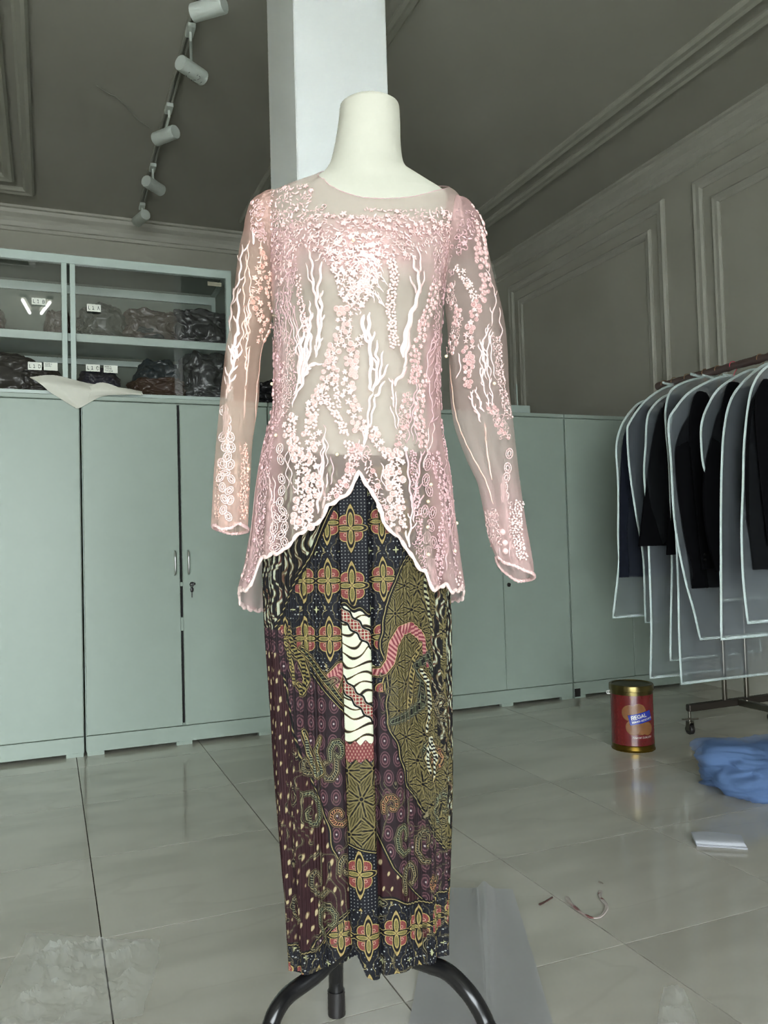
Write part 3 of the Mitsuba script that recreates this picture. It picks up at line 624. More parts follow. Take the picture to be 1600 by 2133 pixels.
for zc, s in ((0.247, 1), (0.046, -1)):
    ch = []
    for q in range(-6, 7):
        for e in (-1, 1):
            ch.append(wrap(fine(frame_to(box(-0.0005, 0.0005, 0, 0.016, 0, 0.0003), (q * 0.047, 0, 0), (math.cos(e * 0.5), math.sin(e * 0.5) * 1, 0), (-math.sin(e * 0.5), math.cos(e * 0.5), 0), (0, 0, 1)), 0.01), 0.0004, z0=zc - (0.004 if s > 0 else 0.012)))
    obj('gold_chevrons', cat(ch), 'm_gold', t)
a_ = tphi - 1.50
hx, hy = TC[0] + (TR + 0.004) * math.cos(a_), TC[1] + (TR + 0.004) * math.sin(a_)
an = np.linspace(0, 2 * np.pi, 17)[:-1]
rad_ = np.array([math.cos(a_), math.sin(a_), 0]); tan_ = np.array([-math.sin(a_), math.cos(a_), 0])
tg = tv[0], tv[1]
part_label(obj('tag_ring', cat(*[tube(np.array([hx, hy, 0.262]) + np.outer(0.009 * np.cos(an) + s * 0.008 - 0.004, rad_) + np.outer(0.008 * np.sin(an), (0, 0, 1)), 0.0022, 6, closed=True) for s in (0, 1.0)]), 'm_whiteprint', t, smooth=True), 'small white ring tag under the lid')

# ------------------------------------------------------------------ things lying on the floor
# heap of blue tulle: a rumpled core under loose sheer layers
bc = (onZ(1440, 1640) + onZ(1530, 1665)) / 2; bcx, bcy = 2.585, 2.455
cloth_mat('m_tulle', S(80, 104, 142), S(92, 117, 156), 120)
sheer('m_tullesheer', S(96, 122, 162), 0.25, rough=0.8, spec=0.1)
t = thing('tulle_heap', 'heap of crumpled blue tulle fabric on the tiles at the right edge', 'fabric')
def heap(size, off, lift, amp, sub, seed=4):
    m = trimesh.creation.icosphere(subdivisions=sub); v = np.array(m.vertices); v = np.sign(v) * np.abs(v) ** 0.82
    w = meshkit.fbm(v * 1.5 + off, 2, seed)[:, None] - 0.5
    fold = np.abs(meshkit.fbm(np.stack([v[:, 0] * 2.4 + 3 * w[:, 0], v[:, 1] * 2.4, v[:, 2] * 3.8 + 2 * w[:, 0]], 1) + off, 2, seed + 1) - 0.5)
    fine = np.sin((v[:, 0] * 20 + v[:, 2] * 26 + 46 * w[:, 0]))[:, None]
    v = v * (1 + amp * w + 0.55 * amp * (0.16 - np.sqrt(fold ** 2 + 0.0025))[:, None] + 0.012 * fine)
    v[:, 2] = np.where(v[:, 2] < -0.62, -0.62 - 0.03 * (-0.62 - v[:, 2]), v[:, 2]); v[:, 2] -= v[:, 2].min()
    v = v * np.array(size) * 0.5 * np.array([1, 1, 1.23])
    R = np.array([[CR[0], 0.38], [-0.38, CR[0]]])
    v[:, :2] = v[:, :2] @ np.array([[0.9245, -0.3805], [0.3805, 0.9245]])
    return trimesh.Trimesh(v + np.array([bcx, bcy, lift]), m.faces, process=False)
obj('core', heap((0.40, 0.31, 0.17), 4, 0.0, 0.75, 6), 'm_tulle', t, smooth=True)
for q in range(3):
    obj('loose_layer', heap((0.412 + 0.014 * q, 0.32 + 0.012 * q, 0.176 + 0.007 * q), 4 + q * 0.06, 0.0, 0.75 + 0.06 * q, 5), 'm_tullesheer', t, smooth=True)

def ground_quad(pts, z=0.0): return [onZ(px, py, z) for px, py in pts]
cloth_mat('m_napkin', S(148, 151, 156), S(160, 163, 168))
a = ground_quad([(1440, 1735), (1462, 1735), (1500, 1737), (1545, 1743)], 0.012); b = ground_quad([(1447, 1752), (1470, 1752), (1505, 1753), (1550, 1755)], 0.012)
c_ = ground_quad([(1452, 1762), (1472, 1763), (1510, 1765), (1558, 1769)], 0.002)
t = thing('napkin', 'folded white cloth lying on the tiles at the right, before the blue heap', 'cloth')
obj('lower_layer', poly_sheet([a, b, c_], 0.006, 6, 0.003, 5), 'm_napkin', t, smooth=40)
a2 = ground_quad([(1440, 1734), (1462, 1733), (1500, 1735), (1543, 1741)], 0.020); b2 = ground_quad([(1447, 1749), (1470, 1750), (1505, 1752), (1548, 1754)], 0.022); c2 = ground_quad([(1451, 1759), (1472, 1760), (1510, 1762), (1556, 1764)], 0.012)
obj('upper_layer', poly_sheet([a2, b2, c2], 0.004, 6, 0.003, 6), 'm_napkin', t, smooth=40)

# grey plastic sheet with a standing fold
sheer('m_film', S(166, 166, 165), 0.62, rough=0.3, spec=0.5)
def row(pts): return [onZ(px, py, z) for px, py, z in pts]
rows = [row([(905, 1848, 0.004), (950, 1849, 0.003), (990, 1849, 0.003), (1000, 1842, 0.020), (1009, 1836, 0.046), (1022, 1846, 0.030), (1036, 1851, 0.016), (1068, 1852, 0.014)]),
        row([(890, 1930, 0.004), (945, 1930, 0.003), (995, 1930, 0.003), (1006, 1926, 0.016), (1016, 1922, 0.026), (1028, 1928, 0.014), (1045, 1930, 0.006), (1092, 1930, 0.004)]),
        row([(875, 2010, 0.004), (940, 2012, 0.003), (1001, 2012, 0.003), (1011, 2010, 0.010), (1020, 2008, 0.014), (1032, 2012, 0.008), (1052, 2012, 0.004), (1117, 2012, 0.003)]),
        row([(858, 2100, 0.004), (930, 2105, 0.003), (1004, 2105, 0.003), (1014, 2104, 0.006), (1022, 2103, 0.008), (1034, 2105, 0.005), (1060, 2105, 0.003), (1144, 2105, 0.003)]),
        row([(842, 2180, 0.004), (920, 2190, 0.003), (1006, 2190, 0.003), (1016, 2190, 0.005), (1024, 2190, 0.006), (1036, 2190, 0.004), (1070, 2190, 0.003), (1170, 2190, 0.003)])]
k = 'plastic_sheet'; scene[k] = mikit.ply(poly_sheet(rows, 0.0008, 8, 0.0015, 2), 'm_film', smooth=50)
tag(k, 'flat grey plastic sheet with a standing crease beside the stand', 'plastic sheet')

# clear crumpled bags
sheer('m_clearfilm', S(232, 236, 236), 0.10, rough=0.08, spec=1.0)
scene['m_clear'] = {'type': 'mask', 'opacity': 0.055, 'bsdf': {'type': 'twosided', 'bsdf': {'type': 'principled', 'base_color': rgb(S(226, 232, 230)), 'roughness': 0.05, 'specular': 1.0, 'clearcoat': 1.0, 'clearcoat_gloss': 0.99}}}
def crumple(quad, seed, h, n=70):
    c = np.array([onZ(px, py, 0) for px, py in quad])        # four corners
    u, v = np.meshgrid(np.linspace(0, 1, n), np.linspace(0, 1, n)); 
    wob = 0.10 * (meshkit.fbm(np.stack([u * 3, v * 3, u * 0 + seed], -1), 3, seed) - 0.5)
    uu, vv = u + wob, v + wob[::-1, ::-1]
    P = (c[0] * ((1 - uu) * (1 - vv))[..., None] + c[1] * (uu * (1 - vv))[..., None] + c[2] * (uu * vv)[..., None] + c[3] * ((1 - uu) * vv)[..., None])
    e = np.clip(np.minimum(np.minimum(u, 1 - u), np.minimum(v, 1 - v)) * 8, 0, 1)
    q = np.stack([P[..., 0] * 9, P[..., 1] * 9, 0 * u + seed], -1)
    rid = 1 - np.abs(meshkit.fbm(q, 4, seed) - 0.5) * 5
    rid2 = 1 - np.abs(meshkit.fbm(q * 2.2 + 5, 3, seed + 3) - 0.5) * 4
    P[..., 2] = 0.002 + h * e * (np.clip(rid, 0, 1) ** 2 * 0.7 + 0.4 * np.clip(rid2, 0, 1) ** 2) * meshkit.fbm(q * 0.35 + 2, 2, seed)
    return grid_mesh(P)
k = 'clear_bag'; scene[k] = mikit.ply(crumple([(60, 1950), (345, 1955), (300, 2120), (-60, 2200)], 11, 0.055), 'm_clear', smooth=25)
tag(k, 'large crumpled clear plastic bag on the floor at the lower left', 'plastic bag')
k = 'clear_bag_001'; scene[k] = mikit.ply(crumple([(1382, 2058), (1425, 2062), (1480, 2190), (1360, 2190)], 23, 0.06, 50), 'm_clear', smooth=25)
tag(k, 'small crumpled clear plastic bag cut by the bottom edge at the right', 'plastic bag')
# a twist of clear ribbon, a brown stick and a scrap
mat('m_ribbon', proc(lambda p, n, uv: mix(S(158, 148, 142), S(112, 70, 68), smoothstep(0.55, 0.7, noise(p.x * 60, p.y * 60, 2.0)))), rough=0.15, spec=0.9)
pts = catmull([onZ(px, py, 0.005) for px, py in ((1180, 1868), (1192, 1884), (1215, 1903), (1240, 1912), (1258, 1902), (1263, 1885), (1250, 1868), (1251, 1855))], 60)
n_ = np.zeros_like(pts); n_[:, 2] = 1
k = 'ribbon'; scene[k] = mikit.ply(tube(pts, 0.0058 * (0.9 + 0.12 * np.sin(np.arange(60) * 0.7)), 6, flat=0.35, nrm=n_), 'm_ribbon', smooth=True); tag(k, 'curved strip of clear and reddish plastic ribbon on the tiles', 'ribbon')
mat('m_stick', S(62, 40, 36), rough=0.6)
k = 'stick'; scene[k] = mikit.ply(tube([onZ(1124, 1884, 0.0025), onZ(1138, 1877, 0.0028), onZ(1151, 1869, 0.0025)], [0.003, 0.0022, 0.0022], 8), 'm_stick', smooth=40); tag(k, 'short dark brown stick lying on the floor right of the plastic sheet', 'stick')
k = 'scrap'; scene[k] = mikit.ply(tube([onZ(1247, 1837, 0.002), onZ(1256, 1840, 0.0022)], [0.0022, 0.0018], 7), mat('m_scrap', S(96, 90, 80), rough=0.7), smooth=40); tag(k, 'tiny grey-brown scrap on the floor above the ribbon', 'scrap')

# ------------------------------------------------------------------ dress form, skirt and lace blouse
FH, RH, D0 = _f0, _r0, 1.6
def loc(u, v, z):
    u, v, z = np.broadcast_arrays(np.asarray(u, float), np.asarray(v, float), np.asarray(z, float))
    return u[..., None] * RH + (D0 + v)[..., None] * FH + z[..., None] * np.array([0, 0, 1.0])
def uz(px, py, v=0.0):
    """lateral offset and height of the picture's point in the upright plane v behind the form's axis"""
    px, py, v = np.broadcast_arrays(np.asarray(px, float), np.asarray(py, float), np.asarray(v, float))
    d = CF + CR * ((px - 800) / FPX)[..., None] - CU * ((py - 1066.5) / FPX)[..., None]
    t = (D0 + v) / (d @ FH)
    return t * (d @ RH), CAMZ + t * d[..., 2]
class Round:
    """an upright body of elliptical cross-sections: rows (y, left, right, half depth, depth of the middle)"""
    def __init__(self, rows, bump=None):
        r = np.array(rows, float); vc = r[:, 4] if r.shape[1] > 4 else np.zeros(len(r))
        uL, zL = uz(r[:, 1], r[:, 0], vc); uR, zR = uz(r[:, 2], r[:, 0], vc)
        z = (zL + zR) / 2; o = np.argsort(z); z = z[o]
        f = lambda q: PchipInterpolator(z, q[o], extrapolate=True)
        self.c, self.a, self.b, self.vc, self.z0, self.z1 = f((uL + uR) / 2), f((uR - uL) / 2), f(r[:, 3]), f(vc), z[0], z[-1]
        self.bump = bump
    def uv(self, th, z):
        zz = np.clip(z, self.z0 - 0.02, self.z1 + 0.001)
        u = self.c(zz) + self.a(zz) * np.sin(th); v = self.vc(zz) - self.b(zz) * np.cos(th)
        if self.bump is not None: v = v - self.bump(u, zz) * np.clip(np.cos(th) * 1.6, 0, 1)
        return u, v
    def at(self, th, z, lift=0.0):
        u, v = self.uv(th, z)
        p = loc(u, v, z)
        return p if np.all(lift == 0) else p + self.normal(th, z) * np.asarray(lift, float)[..., None]
    def normal(self, th, z):
        e = 2e-3; P = lambda t, q: loc(*self.uv(t, q), q)
        dth = P(th + e, z) - P(th - e, z); dz = P(th, z + e) - P(th, z - e)
        n = np.cross(dth, dz); n /= np.linalg.norm(n, axis=-1, keepdims=True) + 1e-12
        return n
    def hit(self, px, py):
        """(angle, height) of the points of the front that stand at these places in the picture"""
        px, py = np.asarray(px, float), np.asarray(py, float)
        u, z = uz(px, py, -0.08)
        for _ in range(9):
            zz = np.clip(z, self.z0, self.z1)
            th = np.arcsin(np.clip((u - self.c(zz)) / self.a(zz), -0.99, 0.99))
            _, v = self.uv(th, zz)
            u, z = uz(px, py, v)
        return th, z
def bust(u, z):
    uL, zb = uz(695, 585, -0.1); uR, _ = uz(822, 585, -0.1)
    g = lambda u0: np.exp(-((u - u0) / 0.052) ** 2 - ((z - zb) / np.where(z > zb, 0.085, 0.055)) ** 2)
    return 0.030 * (g(uL) + g(uR))

FORM = Round([(218, 716, 824, .050), (221, 709, 831, .056), (240, 707, 833, .058), (300, 698, 835, .059), (340, 688, 840, .061), (358, 677, 850, .064), (370, 664, 868, .066), (382, 634, 888, .068), (392, 603, 904, .070), (402, 578, 920, .073),
              (412, 572, 931, .077), (430, 570, 934, .083), (500, 575, 929, .100), (560, 580, 923, .110), (620, 586, 913, .110), (690, 598, 894, .098), (760, 604, 882, .091), (800, 602, 882, .091), (860, 592, 890, .097), (920, 577, 903, .105), (1000, 568, 908, .110), (1060, 566, 912, .110)], bust)
BODY = Round([(366, 672, 866, .069), (372, 660, 876, .070), (384, 628, 894, .072), (394, 594, 912, .074), (404, 562, 938, .077), (414, 546, 954, .080), (430, 540, 963, .085), (460, 545, 962, .094), (500, 556, 950, .104), (560, 563, 935, .117), (620, 567, 925, .119), (700, 570, 920, .110), (760, 572, 918, .105), (800, 571, 917, .105),
              (850, 566, 919, .111), (900, 556, 922, .120), (950, 545, 930, .129), (1000, 537, 938, .137), (1100, 526, 948, .142), (1160, 517, 953, .144), (1220, 501, 962, .146), (1290, 494, 972, .148)], lambda u, z: bust(u, z))
SLL = Round([(405, 556, 578, .018, .01), (412, 540, 588, .035, .01), (425, 527, 590, .05, .01), (445, 518, 590, .056, .01), (470, 511, 596, .06, .01), (520, 500, 590, .062, .01), (580, 492, 580, .06, .01), (640, 484, 571, .056, .005), (690, 476, 561, .05, 0), (715, 471, 549, .045, 0), (760, 466, 541, .04, 0),
             (820, 461, 540, .04, -.01), (870, 457, 533, .038, -.01), (950, 451, 523, .036, -.015), (1050, 446, 518, .034, -.02), (1125, 444, 516, .032, -.02)])
SLR = Round([(414, 932, 956, .018, .01), (422, 922, 972, .035, .01), (440, 914, 988, .05, .01), (470, 906, 1003, .058, .01), (520, 910, 1018, .062, .01), (580, 918, 1030, .062, .01), (640, 924, 1043, .058, .005), (700, 930, 1052, .052, 0), (760, 934, 1058, .046, 0), (800, 937, 1060, .044, 0), (870, 945, 1068, .042, -.01),
             (950, 970, 1077, .04, -.015), (1010, 996, 1084, .038, -.02), (1060, 1006, 1090, .037, -.02), (1110, 1014, 1097, .036, -.02), (1165, 1034, 1107, .034, -.02), (1225, 1074, 1114, .032, -.02)])
SKIRT = Round([(940, 580, 905, .116), (960, 572, 910, .118), (1000, 562, 916, .123), (1060, 556, 920, .128), (1100, 553, 925, .130), (1200, 551, 932, .133), (1290, 555, 936, .133), (1400, 563, 937, .131), (1500, 570, 938, .129), (1600, 576, 938, .127), (1700, 584, 936, .125), (1800, 592, 933, .122), (1900, 600, 931, .119), (2000, 606, 931, .117), (2060, 608, 932, .116)])

def border(S, pts, back, back_th=None, n=400):
    """height of an edge round the body as a function of the angle: front points from the picture, back points (angle, height)"""
    px, py = np.array(pts, float).T
    th, z = S.hit(px, py); o = np.argsort(th); th, z = th[o], z[o]
    bt = np.array([q[0] for q in back]); bz = np.array([q[1] for q in back])
    T_ = np.concatenate([th, bt]); Z_ = np.concatenate([z, bz]); T_ = np.mod(T_ + np.pi, 2 * np.pi) - np.pi
    o = np.argsort(T_); T_, Z_ = T_[o], Z_[o]
    keep = np.concatenate([[True], np.diff(T_) > 1e-3]); T_, Z_ = T_[keep], Z_[keep]
    return PchipInterpolator(np.concatenate([T_[-4:] - 2 * np.pi, T_, T_[:4] + 2 * np.pi]), np.concatenate([Z_[-4:], Z_, Z_[:4]]))
def shell(S, ztop, zbot, rows, cols, disp=None, pattern=None, tpow=1.0, ths=None):
    th = np.linspace(-np.pi, np.pi, cols) if ths is None else ths
    cols = len(th)
    t = np.linspace(0, 1, rows)[:, None] ** tpow
    zt = ztop(th) if callable(ztop) else np.full(cols, ztop); zb = zbot(th) if callable(zbot) else np.full(cols, zbot)
    Z = zt[None] + (zb - zt)[None] * t; TH = np.broadcast_to(th[None], Z.shape)
    P = S.at(TH, Z)
    if disp is not None: P = P + S.normal(TH, Z) * disp(TH, Z)[..., None]
    return grid_mesh(P), TH, Z
def cloth_uv(S, TH, Z, units):
    """cloth coordinates: arc length round the body and height, in drawing units (so many to the metre) / 1000"""
    zz = np.clip(Z, S.z0, S.z1)
    x = 800.0 + units * (S.c(zz) + S.a(zz) * TH); y = 1126.0 + units * (1.017 - zz)
    return np.stack([x / 1000.0, y / 1000.0], -1).reshape(-1, 2)

# the form: torso with neck, cap, pole and three bent legs
def canvas(p, n, uv): return mix(S(165, 164, 151), S(172, 171, 158), fbm(p.x * 25, p.y * 25, p.z * 25, 3))
mat('m_canvas', S(168, 167, 154), rough=0.75, spec=0.2, sheen=0.2)
mat('m_standblack', S(18, 18, 19), rough=0.22, spec=0.6)
form = thing('dress_form', 'cream dress form with a flat-topped neck on a black tube stand, wearing the lace blouse', 'dress form')
zt_, zb_ = FORM.z1, FORM.z0
m, TH, Z = shell(FORM, zt_, zb_, 170, 121, tpow=1.0)
capv = FORM.at(np.linspace(-np.pi, np.pi, 121)[:-1], np.full(120, zt_)); cc = capv.mean(0) + np.array([0, 0, 0.0012])
base = FORM.at(np.linspace(-np.pi, np.pi, 121)[:-1], np.full(120, zb_)); bc_ = base.mean(0)
obj('torso', cat(m, trimesh.Trimesh(np.vstack([base, bc_]), [[120, (i + 1) % 120, i] for i in range(120)], process=False)), 'm_canvas', form, smooth=50)
capm = trimesh.Trimesh(np.vstack([capv, capv * 0.55 + cc * 0.45 + np.array([0, 0, 0.001]), cc]), [[i, (i + 1) % 120, 120 + i] for i in range(120)] + [[(i + 1) % 120, 120 + (i + 1) % 120, 120 + i] for i in range(120)] + [[120 + i, 120 + (i + 1) % 120, 240] for i in range(120)], process=False)
obj('neck_cap', capm, mat('m_cap', S(180, 180, 168), rough=0.6, spec=0.3), form, smooth=50)
ax0 = loc(float(FORM.c(zb_)), 0.0, zb_); ux, _ = uz(768, 1990, 0); axb = np.array(loc(float(ux), 0.0, 0.21))
obj('pole', tube([ax0 + [0, 0, 0.01], axb], 0.016, 14), 'm_standblack', form, smooth=40)
def stand_leg(pts):
    """a bent tube leg: (x, y, depth) of its middle line as seen from the front, ending on the floor"""
    W = [np.array(loc(*[float(q) for q in (uz(px, py, v)[0], v, uz(px, py, v)[1])])) for px, py, v in pts]
    f = W[-1].copy(); W = [np.array(loc(float(ux), 0.04, 0.262)) + (W[0] - np.array(loc(float(ux), 0.04, 0.262))) * 0.05] + W
    f[2] = 0.03; W.append(f + (W[-1] - W[-2]) * np.array([.1, .1, 0]))
    k = obj('leg', tube(catmull(W, 60), 0.0158, 16), 'm_standblack', form, smooth=40)
    e = W[-1]; obj('rubber_foot', tube([e + [0, 0, 0.022], [e[0], e[1], 0.0]], 0.0188, 16), 'm_blackplastic', k, smooth=40)
stand_leg([(715, 1975, .02), (658, 2030, -.02), (606, 2068, -.05), (581, 2097, -.075), (566, 2130, -.09), (558, 2165, -.10)])
stand_leg([(815, 1978, .02), (888, 2007, -.02), (930, 2023, -.045), (968, 2058, -.07), (994, 2094, -.085), (1012, 2130, -.10), (1022, 2165, -.11)])
stand_leg([(735, 1950, .08), (712, 1965, .14), (701, 1995, .18), (700, 2030, .195), (700, 2045, .20)])

# ---- batik print, in the cloth's drawing units
def pw(t, pts):
    """piecewise linear function through pts"""
    out = mi.Float(pts[0][1])
    for (t0, x0), (t1, x1) in zip(pts[:-1], pts[1:]): out = out + (x1 - x0) * dr.clip((t - t0) / (t1 - t0), 0, 1)
    return out
def el(x, y, rx, ry): return dr.sqrt(dr.square(x / rx) + dr.square(y / ry))
def dia(x, y, rx, ry, p=1.35): return dr.power(dr.abs(x) / rx + 1e-4, p) + dr.power(dr.abs(y) / ry + 1e-4, p)
def on(d, w=1.2): return smoothstep(w * 0.5, -w * 0.5, d)          # 1 where d < 0
CREAM, YEL, BLK, RED, OLI, NAVY = S(172, 172, 148), S(146, 126, 70), S(14, 12, 13), S(108, 46, 44), S(72, 64, 30), S(19, 20, 26)
def quatrefoil(c, x, y, s=1.0):
    x, y = x / s, y / s
    lob = dr.sqrt(dr.square(dr.abs(x) - 11.0) + dr.square(dr.abs(y) - 14.0)) / 12.5
    a = dr.minimum(dr.minimum(dia(x, y, 14, 46, 1.35), dia(x, y, 30, 15, 1.35)), dr.minimum(lob, el(x, y, 17, 22)))
    c = mix(c, BLK, on((a - 1.32) * 16) * 0.8); c = mix(c, YEL, on((a - 1.14) * 16)); c = mix(c, RED, on((a - 1.0) * 16))
    dx, dy = x - 4.0 * dr.round(x / 4.0), y - 4.0 * dr.round(y / 4.0)
    c = mix(c, S(150, 92, 86), 0.8 * on(dr.sqrt(dx * dx + dy * dy) - 0.7) * on((a - 0.92) * 16))
    rx, ry = dr.abs(x) - 11.5, dr.abs(y) - 13.5
    r = dr.sqrt(rx * rx + ry * ry)
    c = mix(c, S(164, 130, 112), on(dr.abs(r - 3.1) - 0.6))
    lv = dr.minimum(el(x, dr.abs(y) - 17.5, 4.6, 14), el(dr.abs(x) - 13.5, y, 11.5, 4.2))
    c = mix(c, YEL, on((lv - 1.95) * 4)); c = mix(c, BLK, on((lv - 1.72) * 4)); c = mix(c, YEL, on((lv - 1.12) * 4.5))
    st = dr.sin((dr.select(dr.abs(x) > dr.abs(y), y, x)) * 2.6)
    return mix(c, mix(S(112, 104, 50), S(66, 58, 26), smoothstep(0.2, 0.8, st)), on((lv - 0.86) * 4.5))
def navy(x, y):
    c = mi.Color3f(NAVY)
    gx, gy = x / 8.2, y / 8.2
    row = dr.floor(gy); gx = gx + 0.5 * (row - 2 * dr.floor(row / 2))
    k = cell_rand(dr.floor(gx), row, 5)
    d = dr.sqrt(dr.square(gx - dr.floor(gx) - 0.5) + dr.square(gy - row - 0.5)) * 8.2
    c = mix(c, S(140, 142, 138), on(d - (0.9 + 0.7 * k), 1.0) * smoothstep(0.2, 0.35, k))
    j = dr.floor((y - 1145) / 120); yy = y - (1205 + 120 * j)
    xs = x - 680; i = dr.floor(xs / 58 + 0.5); xx = xs - 58 * i
    wob = 2.2 * dr.sin(yy * 0.33) + 2.0 * dr.sin(xx * 0.4)
    f = dr.abs(xx) * 60 / 29 + dr.abs(yy)
    for lev in (44.0, 74.0): c = mix(c, S(120, 108, 68), 0.95 * on(dr.abs(f - lev - 1.6 * wob) - 2.0))
    c = mix(c, NAVY, on((el(xx, yy, 32, 54) - 1) * 30) * 0.75)
    # small cross flowers between
    x2 = dr.abs(dr.abs(xx) - 29); y2 = dr.abs(dr.abs(yy) - 0) 
    x3, y3 = dr.abs(xx) - 29, dr.abs(yy) - 60
    st = dr.minimum(el(x3, y3, 1.6, 7), el(x3, y3, 7, 1.6))
    c = mix(c, BLK, on((st - 1.9) * 3)); c = mix(c, S(150, 150, 110), on((st - 1.0) * 3))
    return quatrefoil(c, xx, yy, 0.93)
def olive(x, y):
    w = 40.0
    gx, gy = x / w, y / 52.0
    row = dr.floor(gy); gx = gx + 0.5 * (row - 2 * dr.floor(row / 2)); col = dr.floor(gx)
    dx = (gx - col - 0.5) * w + 9 * (cell_rand(col, row, 1) - 0.5); dy = (gy - row - 0.5) * 52 + 9 * (cell_rand(col, row, 2) - 0.5)
    r = dr.sqrt(dx * dx + dy * dy); ph = dr.atan2(dy, dx)
    pl = ph * 4 / math.pi + cell_rand(col, row, 4); fl = (pl - dr.floor(pl) - 0.5) * math.pi / 4
    d = r * dr.abs(dr.sin(fl)); edge = 0.39 * r - d
    hatch = dr.sin(d * (2.0 - 0.012 * r) + 0.6)
    c = mix(S(48, 42, 21), S(88, 79, 42), smoothstep(-0.5, 0.5, hatch))
    c = mix(c, BLK, smoothstep(1.6, 0.4, edge) * smoothstep(3, 6, r)); c = mix(c, S(112, 100, 58), 0.8 * smoothstep(1.3, 0.4, dr.abs(edge - 2.6)) * smoothstep(5, 9, r))
    c = mix(c, BLK, on(r - 3.2)); c = mix(c, S(100, 88, 48), on(dr.abs(r - 4) - 0.8))
    return c
def purple(x, y):
    row = dr.floor(y / 38.0); fy = (y / 38.0 - row - 0.5) * 38
    xo = x + 9 * cell_rand(row, 2, 1); col = dr.floor(xo / 27.0); fx = (xo / 27.0 - col - 0.5) * 27
    a = el(fx, fy, 10.5, 17)
    c = mi.Color3f(S(32, 20, 24))
    c = mix(c, S(80, 52, 57), on((a - 1.0) * 11)); c = mix(c, S(40, 22, 29), on((a - 0.84) * 11)); c = mix(c, S(90, 58, 62), on((a - 0.66) * 11)); c = mix(c, S(48, 28, 36), on((a - 0.46) * 11))
    c = mix(c, S(150, 138, 136), on(el(fx, fy, 1.8, 2.2) * 2 - 2))
    return c
def maroon(x, y):
    gy = y / 30.0; row = dr.floor(gy); gx = x / 25.0 + 0.5 * (row - 2 * dr.floor(row / 2)); col = dr.floor(gx)
    dx = (gx - col - 0.5) * 25 + 9 * (cell_rand(col, row, 1) - 0.5); dy = (gy - row - 0.5) * 30 + 12 * (cell_rand(col, row, 2) - 0.5)
    c = mix(S(38, 16, 20), S(48, 21, 24), noise(x * 0.05, y * 0.05))
    s = 0.7 + 0.6 * cell_rand(col, row, 3)
    q = el(dx + 0.25 * dy, dy, 2.9 * s, 6.0 * s)
    c = mix(c, S(90, 68, 46), on((q - 1.25) * 4)); return mix(c, S(152, 138, 100), on((q - 0.95) * 4))
def parang(x, y, vert):
    """cream ground cut by dark tapering tongues; vert: tongues upright, close together"""
    a, b = (y, x) if not vert else (x, y)
    q = a + 8 * dr.sin(b * 0.085 + 0.8 * dr.sin(a * 0.05)) + 12 * (noise(a * 0.035, b * 0.03, 4) - 0.5)
    P = 22.0 if not vert else 21.0
    i = dr.floor(q / P); f = dr.abs(q / P - i - 0.5)
    ph = b / (46.0 if not vert else 120.0) + 7.0 * cell_rand(i, 3, 1); g = ph - dr.floor(ph)
    th = (0.015 if not vert else 0.19) + (0.10 if not vert else 0.24) * dr.abs(dr.sin(g * math.pi)) * (0.5 + 0.5 * noise(a * 0.03, b * 0.05, 9))
    c = mi.Color3f(S(186, 188, 164) if not vert else S(150, 154, 130))
    c = mix(c, S(84, 68, 36), smoothstep(th + 0.08, th + 0.02, f)); c = mix(c, BLK, smoothstep(th + 0.01, th - 0.05, f))
    if vert: c = mix(c, mix(S(92, 44, 40), S(64, 56, 28), noise(i * 3.1, b * 0.02)), smoothstep(0.40, 0.46, f) * smoothstep(0.45, 0.6, noise(a * 0.05, b * 0.012, 6)))
    return c
def band(c, x, y, pts, w, ca, cb, period=6.0, edge=YEL, both=True):
    """a striped scroll along pts"""
    d, s, sg, acc = mi.Float(1e3), mi.Float(0), mi.Float(0), 0.0
    for (x0, y0), (x1, y1) in zip(pts[:-1], pts[1:]):
        L = math.hypot(x1 - x0, y1 - y0); ux_, uy_ = (x1 - x0) / L, (y1 - y0) / L
        t = dr.clip((x - x0) * ux_ + (y - y0) * uy_, 0, L)
        dd = dr.sqrt(dr.square(x - x0 - ux_ * t) + dr.square(y - y0 - uy_ * t))
        s = dr.select(dd < d, acc + t, s); sg = dr.select(dd < d, (y - y0) * ux_ - (x - x0) * uy_, sg); d = dr.minimum(d, dd); acc += L
    ww = w * (0.35 + 0.65 * dr.sin(dr.clip(s / acc, 0, 1) * 2.6 + 0.4))
    st = dr.sin((s + 0.55 * sg) * (2 * math.pi / period))
    c = mix(c, BLK, on(d - ww - 4.0) * 0.9); c = mix(c, edge, on(dr.abs(d - ww - 2.6) - 0.5) * 0.6); c = mix(c, edge, on(d - ww)); col = mix(ca, cb, smoothstep(-0.35, 0.35, st))
    return mix(c, col, on(d - ww + 1.3))
def swirl(cx, cy, r, a0, turns=1.3, n=16, sx=1.0, shrink=0.75):
    return [(cx + sx * r * (1 - shrink * i / n) * math.cos(a0 + turns * 2 * math.pi * i / n), cy + r * (1 - shrink * i / n) * math.sin(a0 + turns * 2 * math.pi * i / n)) for i in range(n + 1)]
GRN, GRY = S(58, 62, 42), S(108, 112, 88)
PINK, PNK2 = S(112, 46, 54), S(164, 112, 106)
def edge_line(c, d, w=1.6, dark=5.0):
    c = mix(c, BLK, on(dr.abs(d) - dark)); return mix(c, S(132, 117, 70), on(dr.abs(d) - w * 0.6))
